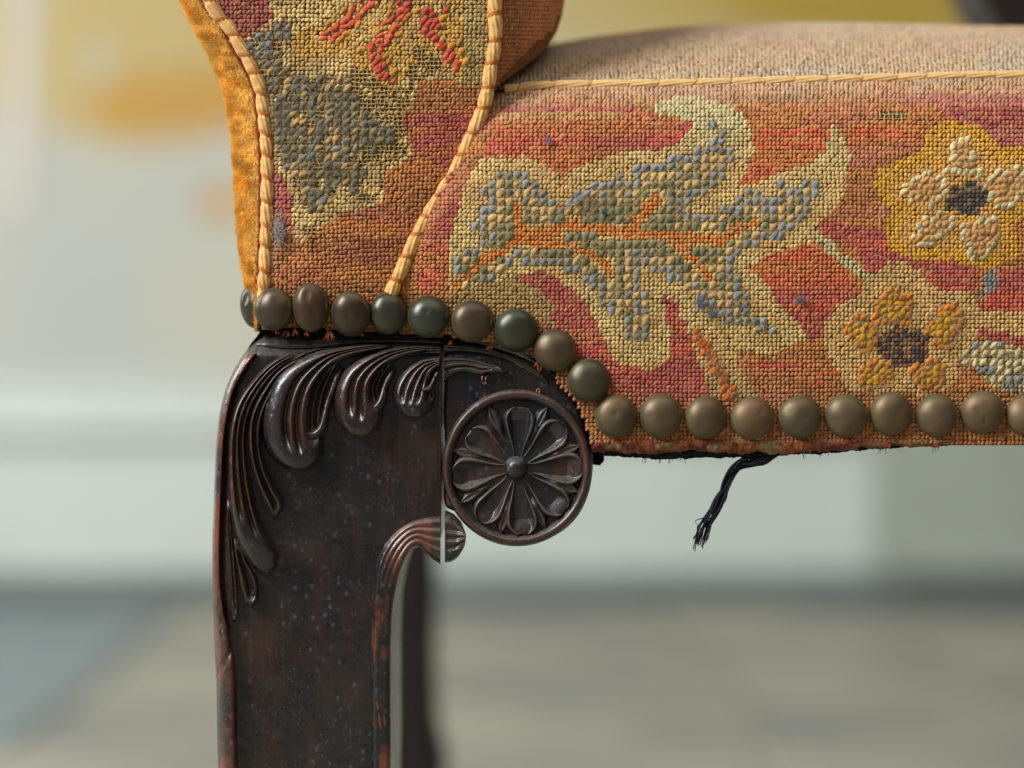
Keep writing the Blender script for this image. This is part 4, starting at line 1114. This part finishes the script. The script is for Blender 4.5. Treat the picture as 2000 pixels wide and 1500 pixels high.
# stray hairs of wool standing off the cloth
parts = []
for i in range(90):
    if i < 60:
        x = random.uniform(960, 1990); y = random.uniform(190, float(ny(x)) - 75); fn = seat_d
    else: x, y = random.uniform(530, 880), random.uniform(20, 520); fn = arm_d
    d0 = float(fn(np.array([x]), np.array([y]))[0]); a = random.uniform(0, 6.3); L_ = random.uniform(10, 34)
    t_ = np.linspace(0, 1, 9); cv = random.uniform(-1.4, 1.4)
    q = np.stack([x + L_ * t_ * np.cos(a + cv * t_), y + L_ * t_ * np.sin(a + cv * t_)], -1)
    parts.append(tube(W(q[:, 0], q[:, 1], d0 - 4 - 9 * np.sin(np.pi * t_ * 0.8)), 0.42 * S, 4))
V, F = join(parts)
obj('stray_fibres', V, F, m_simple('stray_wool', lin(196, 176, 140), 0.9, 0.2), root, kind='stuff')

# ------------------------------------------------------------------ carved front leg
LEGL = [(626, 526), (648, 512), (660, 502), (672, 490), (700, 471), (735, 451), (765, 440), (810, 430), (860, 424), (920, 421), (1000, 418), (1060, 416), (1130, 416), (1200, 418), (1260, 420), (1330, 424), (1400, 425), (1500, 427), (2400, 450), (3442, 462)]
LEGR = [(626, 861), (1040, 861), (1056, 859), (1061, 830), (1064, 810), (1075, 800), (1100, 787), (1133, 776), (1187, 766), (1240, 763), (1300, 762), (1500, 762), (2400, 742), (3442, 724)]
ll = lambda y: ip(y, LEGL); lr = lambda y: ip(y, LEGR) + 2.6 * (vn(np.asarray(y, float) / 37, 0 * np.asarray(y, float), 126) - 0.6) * (np.asarray(y) < 1050)
def panel_d(x, y):
    l, r = ll(y), lr(y)
    d = 12 + 0 * x
    d = d + 26 * np.clip(1 - (x - l) / 34, 0, 1) ** 2.2          # the outer corner turns away
    d = d + 44 * np.clip((700 - y) / 55, 0, 1) ** 1.5              # the top slopes back under the cover
    e = np.clip((x - l) / (r - l), 0, 1)
    d = d + 9.0 * np.exp(-((e - 0.5) / 0.30) ** 2) * sm(900, 1100, y) - 2.5  # slightly dished
    d = d + 0.9 * (vn(x / 30, y / 60, 121) - 0.5) + 0.5 * (vn(x / 8, y / 10, 122) - 0.5)
    return d
ys = np.concatenate([np.arange(626, 1040, 4.0), np.arange(1040, 1080, 1.0), np.arange(1080, 1560, 4.0), np.arange(1560, 3442, 60), [3442]])
nc = 110
tt = np.linspace(0, 1, nc)
Yg = np.repeat(ys[:, None], nc, 1)
Xg = ll(ys)[:, None] + (lr(ys) - ll(ys))[:, None] * tt[None]
Dg = panel_d(Xg, Yg)
lf = W(Xg, Yg, Dg)
# the depth of the leg and its back
LD = 400
def back(row, dep):
    b = row.copy(); b[..., 1] = dep * S; return b
le = lf[:, 0]; re = lf[:, -1]
cols = [back(le, LD - 20), back(le, 60)] 
grid = np.concatenate([back(le, LD)[:, None], back(le, 44)[:, None], lf, back(re, 30)[:, None], back(re, LD)[:, None], back(le, LD)[:, None]], 1)
leg = obj('leg', grid.reshape(-1, 3), gridF(grid.shape[0], grid.shape[1], flip=True), M['wood'], root, True, label='dark carved wooden front leg with acanthus leaves')
em = leg.modifiers.new('edge', 'EDGE_SPLIT') if False else None

def lobe(name, Lp, Rp, Hh, grooves, parent, ns=70, nt=46, base=None, root_fade=0.12, tip=0.0, power=3.0, label=None, tipdrop=0.18, extra=None, fixd=None, mat='wood'):
    """leaf lobe between two traced edges, running root -> tip, carved with flutes"""
    a = smooth_curve(Lp, ns); b = smooth_curve(Rp, ns)
    t = np.linspace(0, 1, nt)
    s = np.linspace(0, 1, ns)
    X = a[:, None, 0] + (b - a)[:, None, 0] * t[None]; Y = a[:, None, 1] + (b - a)[:, None, 1] * t[None]
    Sg, Tg = np.meshgrid(s, t, indexing='ij')
    h = (1 - np.abs(2 * Tg - 1) ** power) ** 0.6
    Hh = Hh * 2.0
    env = Hh * sm(-0.02, root_fade, Sg) * (0.72 + 0.28 * sm(0.3, 0.85, Sg)) * (1 - tipdrop * sm(0.85, 1.0, Sg))
    hh = env * h * np.where(Sg > 0.84, np.sqrt(np.clip(1 - ((Sg - 0.84) / 0.16) ** 2, 0.0, 1)), 1.0) if tipdrop != 0 or power == 4 and root_fade > 0.015 else env * h
    for (t0, wd, dp, s0, s1) in grooves:
        t1 = t0 if not isinstance(t0, tuple) else t0[0] + (t0[1] - t0[0]) * Sg
        g = np.exp(-((Tg - t1) / wd) ** 2) * sm(s0 - 0.06, s0 + 0.06, Sg) * (1 - sm(s1 - 0.07, s1 + 0.05, Sg))
        hh = hh - 1.6 * dp * g * sm(0, 0.25, h)
    if extra is not None: hh = hh + extra(Sg, Tg, X, Y)
    hh = hh + 0.5 * (vn(X / 14, Y / 14, 131) - 0.5)
    pd = panel_d(X, Y) if fixd is None else fixd + 0 * X
    skirt = (h < 1e-3)
    D_ = pd + 3.0 - hh + np.where(skirt, 4.0, 0.0)
    return obj(name, W(X, Y, D_).reshape(-1, 3), gridF(ns, nt, flip=True), M[mat], parent, True, label=label)
z7 = lambda p: Z(p, 2.5862, 380, 640)
z2 = lambda p: Z(p, 2.5, 440, 480)
z8 = lambda p: Z(p, 3.0, 380, 1000)
# big curling lobe
lobe('acanthus_leaf', z7([(1000, 78), (860, 84), (740, 98), (620, 122), (510, 165), (430, 215), (375, 290), (342, 390), (332, 480), (345, 580), (390, 660), (455, 712), (545, 730)]),
     z7([(1010, 100), (900, 118), (810, 140), (745, 175), (700, 235), (668, 310), (650, 390), (645, 470), (650, 540), (658, 600), (645, 655), (605, 705), (545, 730)]),
     24, [(0.40, 0.05, 9, 0.10, 0.80), (0.58, 0.05, 9, 0.10, 0.82), (0.83, 0.085, 17, 0.36, 0.76)], leg, tipdrop=0.0, nt=72, power=4)
lobe('leaf_curl', z7([(742, 176), (700, 240), (668, 320), (640, 410), (625, 480), (590, 512), (556, 505)]), z7([(772, 190), (738, 258), (712, 338), (686, 425), (668, 520), (602, 580), (540, 562)]), 17, [], leg, nt=16, root_fade=0.2, power=2.5, tipdrop=0.0)
lobe('acanthus_leaf', z7([(1200, 88), (1080, 92), (970, 108), (880, 135), (800, 175), (745, 225), (710, 290), (697, 360), (705, 435), (735, 505), (785, 545), (835, 556)]),
     z7([(1215, 118), (1130, 128), (1060, 150), (1005, 185), (960, 240), (935, 310), (945, 370), (957, 420), (948, 480), (918, 528), (880, 550), (835, 556)]),
     22, [(0.34, 0.055, 8, 0.10, 0.76), (0.54, 0.055, 8, 0.10, 0.78), (0.82, 0.09, 15, 0.36, 0.68)], leg, tipdrop=0.0, nt=64, power=4)
lobe('leaf_curl', z7([(1006, 186), (958, 250), (932, 310), (918, 360), (890, 385), (868, 372)]), z7([(1036, 200), (998, 266), (978, 326), (970, 395), (908, 442), (852, 418)]), 16, [], leg, nt=16, root_fade=0.2, power=2.5, tipdrop=0.0)
lobe('acanthus_leaf', z7([(1243, 150), (1190, 152), (1130, 165), (1070, 200), (1025, 250), (998, 315), (1005, 380), (1040, 430), (1085, 455), (1115, 460)]),
     z7([(1243, 200), (1225, 208), (1210, 225), (1200, 245), (1205, 280), (1215, 320), (1215, 370), (1195, 415), (1160, 448), (1115, 460)]),
     19, [(0.24, 0.045, 6, 0.05, 0.68), (0.42, 0.045, 6, 0.05, 0.68), (0.60, 0.045, 6, 0.05, 0.66), (0.85, 0.08, 10, 0.3, 0.6)], leg, tipdrop=0.0, root_fade=0.02, nt=56, power=4)
lobe('leaf_curl', z7([(1236, 208), (1208, 228), (1192, 262), (1176, 292), (1150, 300)]), z7([(1240, 232), (1226, 252), (1218, 284), (1196, 326), (1150, 326)]), 17, [], leg, nt=16, root_fade=0.1, power=2.5, tipdrop=0.0)
# long left strands
lobe('acanthus_leaf', z7([(560, 112), (450, 140), (360, 195), (280, 280), (215, 380), (180, 500), (168, 640), (168, 790), (182, 950), (210, 1080), (265, 1180), (320, 1235), (362, 1252)]),
     z7([(578, 138), (490, 170), (412, 226), (338, 316), (284, 426), (262, 544), (268, 684), (296, 844), (336, 980), (386, 1076), (424, 1148), (408, 1218), (362, 1252)]),
     20, [(0.34, 0.07, 9, 0.08, 0.74), (0.66, 0.08, 10, 0.08, 0.80)], leg, ns=90, nt=56, power=4)
lobe('acanthus_leaf', z7([(590, 130), (490, 170), (410, 225), (345, 310), (290, 410), (268, 510), (272, 640), (302, 770), (340, 870), (370, 930), (402, 976)]),
     z7([(606, 154), (522, 196), (454, 248), (400, 326), (358, 420), (338, 512), (342, 620), (368, 728), (416, 826), (454, 902), (402, 978)]),
     20, [(0.5, 0.13, 12, 0.12, 0.92)], leg, ns=80, power=4)
lobe('acanthus_leaf', z7([(190, 1040), (200, 1140), (213, 1230), (226, 1310), (250, 1380), (288, 1421)]), z7([(215, 1060), (265, 1180), (310, 1250), (328, 1310), (320, 1380), (288, 1421)]),
     12, [(0.52, 0.2, 9, 0.2, 0.85)], leg)
lobe('acanthus_leaf', z7([(160, 860), (163, 1000), (170, 1150), (178, 1300), (186, 1420), (190, 1490)]), z7([(176, 860), (186, 1000), (202, 1150), (216, 1300), (222, 1420), (216, 1490)]),
     9, [(0.5, 0.15, 4, 0.1, 0.9)], leg)
lobe('acanthus_leaf', z7([(640, 96), (540, 128), (455, 180), (395, 250), (360, 330)]), z7([(700, 108), (600, 142), (510, 190), (440, 250), (372, 340)]), 11, [(0.5, 0.12, 7, 0.05, 0.9)], leg, nt=30, root_fade=0.1)
lobe('acanthus_leaf', z7([(980, 104), (900, 122), (830, 150), (775, 190), (735, 235)]), z7([(1040, 112), (960, 130), (890, 158), (825, 200), (745, 245)]), 10, [(0.5, 0.12, 6, 0.05, 0.9)], leg, nt=30, root_fade=0.1)
# dusty crest along the top
lobe('crest_band', z7([(345, 40), (500, 46), (700, 48), (900, 50), (1100, 52), (1243, 52)]), z7([(300, 90), (450, 108), (620, 104), (800, 84), (1000, 78), (1243, 84)]), 8, [], leg, ns=80, nt=14, root_fade=0.02, tipdrop=0)
lobe('crest_band', z7([(1243, 92), (1150, 96), (1050, 104), (950, 120), (860, 150)]), z7([(1243, 134), (1160, 138), (1080, 150), (1000, 172), (940, 210)]), 11, [(0.3, 0.07, 4, 0.0, 1.0), (0.62, 0.07, 4, 0.0, 1.0)], leg, root_fade=0.0)
# raised border down the outer edge
yb = np.array([690, 720, 760, 810, 860, 920, 1000, 1060, 1130, 1200, 1260, 1330, 1400, 1500, 1700, 2400, 3400], float)
wdt = ip(yb, [(690, 24), (760, 17), (860, 14), (1000, 14), (1130, 15), (1200, 22), (1260, 34), (1320, 38), (1500, 38), (3400, 34)])
q0 = [(float(ll(y)) - 1.5, float(y)) for y in yb]; q1 = [(float(ll(y)) + float(w_), float(y)) for y, w_ in zip(yb, wdt)]
def knot(Sg, Tg, X, Y):
    return 8 * np.exp(-((Y - 1245) / 22) ** 2 - ((Tg - 0.45) / 0.3) ** 2) - 7 * np.exp(-((Y - 1290 + 60 * (Tg - 0.5)) / 9) ** 2) + 3.0 * (vn(Y / 26, Tg * 2, 141) - 0.5)
lobe('leg_moulding', q0, q1, 17, [], leg, ns=420, nt=24, root_fade=0.01, tipdrop=0, extra=knot, power=4, mat='wornwood')
# inner moulding and its scroll
lobe('leg_moulding', [(708, 3400), (724, 2400), (725, 1500), (724, 1400), (725, 1300), (726, 1220), (729, 1150), (735, 1100), (746, 1072), (762, 1048), (784, 1029), (815, 1014), (860, 1006)],
     [(742, 3400), (762, 2400), (764, 1500), (764, 1400), (764, 1300), (765, 1240), (768, 1187), (778, 1133), (789, 1100), (804, 1074), (822, 1070), (838, 1086), (860, 1102)],
     11, [((0.36, 0.26), 0.05, 3.0, 0.955, 1.1), (0.46, 0.05, 3.5, 0.96, 1.1), (0.66, 0.06, 4, 0.965, 1.1)], leg, ns=420, nt=36, root_fade=0.0, tipdrop=0, power=5, mat='wornwood')
# underside of the small scroll, solid behind the moulding
V, F = slab_px([(828, 1050), (859, 1048), (859, 1100), (850, 1096), (838, 1084), (830, 1070)], 14, 80)
obj('leg_scroll', V, F, M['wood'], leg, smooth=False)

# bracket to the right of the crack
def outline_solid(pts, rings, back_d):
    """rings: (inset px, depth px) from the front inwards to the rim; then straight back"""
    p = smooth_curve(pts + [pts[0]], 220)[:-1]
    t = np.roll(p, -1, 0) - np.roll(p, 1, 0); t /= np.linalg.norm(t, axis=1)[:, None] + 1e-9
    nrm = np.stack([-t[:, 1], t[:, 0]], -1)
    if inpoly(np.array([p[5, 0] + nrm[5, 0] * 4]), np.array([p[5, 1] + nrm[5, 1] * 4]), p)[0] == False: nrm = -nrm
    R = [W(p[:, 0] + nrm[:, 0] * i, p[:, 1] + nrm[:, 1] * i, d) for i, d in rings]
    bk = R[-1].copy(); bk[:, 1] = back_d * S; R.append(bk)
    n = len(p)
    V = np.vstack(R); F = [tuple(range(n))]
    for k in range(len(R) - 1):
        F += [(k * n + j, k * n + (j + 1) % n, (k + 1) * n + (j + 1) % n, (k + 1) * n + j) for j in range(n)]
    F.append(tuple(range((len(R) - 1) * n, len(R) * n))[::-1])
    return V, F
pb = smooth_curve(BR + [BR[0]], 260)[:-1]
cb = np.array([985.0, 860.0]); RB = []
for f_ in np.linspace(0.02, 1.0, 46):
    q_ = cb + (pb - cb) * f_
    e_ = np.linalg.norm(pb - cb, axis=1) * (1 - f_)
    RB.append(W(q_[:, 0], q_[:, 1], 13 + 10 * np.exp(-e_ / 4.0) + 24 * np.clip((712 - q_[:, 1]) / 55, 0, 1) ** 1.6 + 1.2 * (vn(q_[:, 0] / 25, q_[:, 1] / 25, 125) - 0.5)))
bk_ = RB[-1].copy(); bk_[:, 1] = 330 * S; RB.append(bk_)
RB = np.array(RB); RB = np.concatenate([RB, RB[:, :1]], 1)
V, F = RB.reshape(-1, 3), gridF(RB.shape[0], RB.shape[1])
br = obj('bracket', V, F, M['wood'], root, True, label='scroll-shaped bracket beside the crack in the leg')
a_ = br.modifiers.new('w', 'WEIGHTED_NORMAL') if False else None
# leaf wisps on the bracket
lobe('acanthus_leaf', z2([(1068, 480), (1180, 486), (1300, 505), (1400, 540), (1500, 590), (1590, 660)]), z2([(1068, 520), (1180, 520), (1290, 536), (1390, 570), (1490, 625), (1580, 690)]), 6, [(0.5, 0.12, 2.5, 0.0, 0.9)], br, nt=24, root_fade=0.0, fixd=13)
lobe('acanthus_leaf', z2([(1068, 540), (1140, 542), (1220, 552), (1290, 575), (1340, 590), (1390, 625)]), z2([(1068, 670), (1110, 640), (1170, 625), (1240, 640), (1290, 625), (1390, 625)]), 12, [(0.25, 0.07, 4, 0, 0.8), (0.55, 0.07, 4, 0, 0.7)], br, nt=36, root_fade=0.0, fixd=14)
lobe('acanthus_leaf', z2([(1300, 590), (1262, 612), (1243, 640), (1246, 670), (1262, 690)]), z2([(1345, 598), (1300, 625), (1282, 650), (1284, 675), (1262, 690)]), 9, [(0.55, 0.15, 4, 0.2, 0.8)], br, nt=20, fixd=13)
lobe('acanthus_leaf', z8([(1467, 12), (1500, 22), (1545, 55), (1575, 95), (1592, 135)]), z8([(1467, 296), (1505, 290), (1545, 262), (1580, 205), (1592, 150)]), 15, [(0.3, 0.06, 4, 0, 0.85), (0.5, 0.06, 4, 0, 0.85), (0.7, 0.06, 4, 0, 0.8)], br, nt=36, root_fade=0.0, fixd=16)
V, F = slab_px([(869, 1000), (885, 1008), (900, 1024), (908, 1045), (904, 1066), (892, 1086), (880, 1094), (869, 1096)], 17, 80)
obj('bracket_scroll', V, F, M['wood'], br, smooth=False)
# little plug above the rosette
V, F = outline_solid([(1052 + 6 * math.cos(a), 764 + 6 * math.sin(a)) for a in np.linspace(0, 2 * math.pi, 14, endpoint=False)], [(2.5, 6), (0.5, 8)], 20)
obj('wooden_plug', V, F, m_simple('light_wood_plug', lin(140, 78, 48), 0.7, 0.3, 800), br, True)

# rosette
RC = (1009.5, 913.5); RXx, RYy = 145.0, 152.0
ros = bpy.data.objects.new('rosette', None); COL.objects.link(ros); ros.parent = root
ros.matrix_parent_inverse = parent_world(root).inverted()
ros.location = W(RC[0], RC[1], 10)[()]
ros['label'] = 'round carved rosette of eight petals'
def revolve(name, prof, parent, seg=120, nz=1.0):
    th = np.linspace(0, 2 * np.pi, seg + 1)
    V = np.array([W(RC[0] + RXx * r * np.cos(th), RC[1] + RYy * r * np.sin(th), d + 1.2 * (vn(th * 6, np.full_like(th, r * 4), 151) - 0.5) * nz) for r, d in prof])
    return obj(name, V.reshape(-1, 3), gridF(len(prof), seg + 1, flip=False), M['rosettewood'], parent, True)
revolve('dish', [(0.02, 4), (0.3, 5), (0.6, 6), (0.8, 9), (0.94, 9)], ros)
revolve('rim', [(0.845, 14), (0.865, 4), (0.895, -5), (0.93, -10), (0.965, -10.5), (0.99, -6), (1.006, 2), (1.01, 12), (1.01, 60)], ros)
PA = [4, 49, 92, 132, 175, 214, 263, 307]
def petal(an, ln, wd, parent, name='petal'):
    ns, nt = 40, 30
    s = np.linspace(0, 1, ns); t = np.linspace(-1.42, 1.42, nt)
    a = math.radians(an)
    dx, dy = math.sin(a), -math.cos(a); nx, ny_ = math.cos(a), math.sin(a)
    r = 20 + (ln - 20) * s
    ww = wd * (0.30 + 0.70 * sm(0.0, 0.78, s)) * np.sqrt(np.clip(1 - np.clip((s - 0.70) / 0.30, 0, 1) ** 2.2, 0.0, 1))
    Sg, Tg = np.meshgrid(s, t, indexing='ij')
    bend = 3 * math.sin(an) * Sg ** 2
    X = RC[0] + dx * r[:, None] + nx * (ww[:, None] * Tg + bend); Y = RC[1] + dy * r[:, None] + ny_ * (ww[:, None] * Tg + bend)
    at_ = np.abs(Tg)
    wall_ = np.where(at_ < 1, 0.08 + 0.92 * at_ ** 2.0, np.clip(1 - ((at_ - 1) / 0.42) ** 2, 0, 1))
    ridge = 0.16 * np.exp(-(Tg / 0.10) ** 2) * (1 - sm(0.4, 0.7, Sg)) + 0.1 * np.exp(-((Tg - 0.35) / 0.08) ** 2) * (1 - sm(0.3, 0.6, Sg))
    endlift = sm(0.5, 1.0, Sg)
    hgt = 20 * (0.55 + 0.45 * sm(0, 0.7, Sg)) * np.maximum(wall_ + ridge, 0.75 * endlift * (at_ < 1.02))
    hgt = hgt * (1 - 0.5 * sm(0.97, 1.0, Sg)) - 2
    return obj(name, W(X, Y, 11 - hgt).reshape(-1, 3), gridF(ns, nt, flip=True), M['rosettewood'], parent, True)
def sepal(an, r0, r1, wd, parent):
    ns, nt = 30, 16
    s = np.linspace(0, 1, ns); t = np.linspace(-1, 1, nt); a = math.radians(an)
    dx, dy = math.sin(a), -math.cos(a); nx, ny_ = math.cos(a), math.sin(a)
    ww = wd * (0.15 + 0.85 * np.sin(np.pi * np.clip(s * 0.75, 0, 1)) ** 0.8) * (1 - sm(0.72, 1.0, s) * 0.92)
    Sg, Tg = np.meshgrid(s, t, indexing='ij')
    r = r0 + (r1 - r0) * s
    X = RC[0] + dx * r[:, None] + nx * ww[:, None] * Tg; Y = RC[1] + dy * r[:, None] + ny_ * ww[:, None] * Tg
    hgt = 12 * (1 - np.abs(Tg) ** 1.6) * sm(0, 0.4, Sg) - 5 * np.exp(-(Tg / 0.22) ** 2) * sm(0.3, 0.6, Sg)
    return obj('sepal', W(X, Y, 8 - hgt).reshape(-1, 3), gridF(ns, nt, flip=True), M['rosettewood'], parent, True)
for i, an in enumerate(PA):
    petal(an, [120, 124, 130, 128, 133, 128, 129, 118][i], [25, 25, 27, 25, 26, 23, 28, 24][i], ros)
    nxt = PA[(i + 1) % 8] + (360 if i == 7 else 0)
    sepal((an + nxt) / 2 + random.uniform(-2, 2), 55, random.uniform(128, 137), random.uniform(14, 18), ros)
n = 14; th = np.linspace(0, 2 * np.pi, 40, endpoint=True)
prof = [(24 * math.cos(a) if a < 1.55 else 0.2, 6 - 26 * math.sin(a)) for a in np.linspace(-0.15, 1.57, 14)]
V = np.array([W(1007.5 + r * np.cos(th), 914.5 + r * np.sin(th), d) for r, d in prof])
obj('boss', V.reshape(-1, 3), gridF(14, 40), M['rosettewood'], ros, True)
# small tack below the bracket
V, F = slab_px([(1158, 880), (1180, 880), (1180, 900), (1172, 909), (1160, 908)], 60, 130)
obj('tack', V, F, M['black'], root, smooth=False)

# ---- far parts of the chair: rear leg and far upright
RD = 3950
def far_post(name, pts, dep, thick, label):
    L_, R_ = [], []
    V = []; F = []
    for (y, xl, xr) in pts:
        a = W(xl, y, dep); b = W(xr, y, dep)
        c = 0.004
        y0 = dep * S; y1 = y0 + thick
        V += [(a[0] + c, y0, a[2]), (b[0] - c, y0, a[2]), (b[0], y0 + c, a[2]), (b[0], y1 - c, a[2]), (b[0] - c, y1, a[2]), (a[0] + c, y1, a[2]), (a[0], y1 - c, a[2]), (a[0], y0 + c, a[2])]
    n = len(pts)
    for i in range(n - 1):
        for j in range(8):
            k = (j + 1) % 8
            F.append((i * 8 + j, (i + 1) * 8 + j, (i + 1) * 8 + k, i * 8 + k))
    F.append(tuple(range(8))); F.append(tuple(range(8 * n - 1, 8 * n - 9, -1)))
    return obj(name, np.array(V), F, M['plainwood'], root, False, label=label)
fy = 750 + H / (S * (1 + RD / KD))
far_post('leg', [(870, 715, 852), (1100, 718, 850), (1300, 716, 848), (1420, 712, 852), (1500, 705, 872), (1600, 700, 862), (fy, 700, 850)], RD, 0.042, 'plain dark rear leg, out of focus')
far_post('upright', [(-260, 1845, 2120), (-100, 1880, 2130), (0, 1926, 2140), (40, 1952, 2145), (140, 1990, 2150), (420, 2000, 2160)], 2300, 0.05, 'dark wooden upright behind the seat, out of focus')

# ------------------------------------------------------------------ lint caught on the cloth
def blob_lint(name, x, y, d, rx, ry, rz, mat, label, ang=0, seed=1):
    r = np.random.default_rng(seed)
    parts = []
    c0 = W(x, y, d)
    for i in range(130):
        a = r.uniform(0, 2 * np.pi); e = r.normal(0, 0.45, 3)
        st = np.array([e[0] * rx, e[1] * rz, e[2] * ry])
        p = [st]
        dr = np.array([math.cos(a) * rx, r.normal(0, 0.5) * rz, math.sin(a) * ry]) * 0.5
        for k in range(3): p.append(p[-1] + dr * r.uniform(0.3, 0.6) + r.normal(0, 0.15, 3) * np.array([rx, rz, ry]))
        p = np.array(p)
        ca, sa = math.cos(ang), math.sin(ang)
        p = np.stack([p[:, 0] * ca - p[:, 2] * sa, p[:, 1], p[:, 0] * sa + p[:, 2] * ca], -1)
        parts.append(tube(c0 + p * S, min(rx, ry) * 0.045 * S, 4))
    V, F = join(parts)
    o = obj(name, V, F, mat); tag(o, label, 'lint'); return o
blob_lint('lint_speck', 1072, 274, -38, 5, 5, 4, M['lintl'], 'tiny lilac lint speck on the red field above the leaf', 0, 3)
blob_lint('lint_speck', 1563, 585, -42, 9, 5.5, 5, M['lintb'], 'blue-grey lint speck on the red diamond left of the small flower', 0.2, 4)
blob_lint('lint_tuft', 1132, 388, -50, 17, 5, 4, M['lint'], 'slanting white lint tuft stuck on the upper edge of the leaf', 0.62, 5)
blob_lint('lint_speck', 1180, 414, -48, 4.5, 4.5, 4, M['lintg'], 'tiny teal speck in the olive middle of the leaf', 0, 6)
blob_lint('dust_fluff', 545, 452, -14, 12, 26, 6, M['lintd'], 'grey dust fluff beside the cord low on the arm front', 0.05, 7)
blob_lint('lint_speck', 1368, 592, -46, 8, 12, 5, M['lintb'], 'pale blue lint at the lower lobe of the leaf', 0.1, 8)
q = smooth_curve([(575, 332), (592, 318), (604, 300), (612, 284), (618, 274)], 14)
V, F = tube(W(q[:, 0], q[:, 1], -30), np.linspace(0.5, 1.6, 14) * S, 6)
tag(obj('lint_fibre', V, F, M['lintb']), 'thin bluish fibre lying across the dark leaf on the arm front', 'lint')
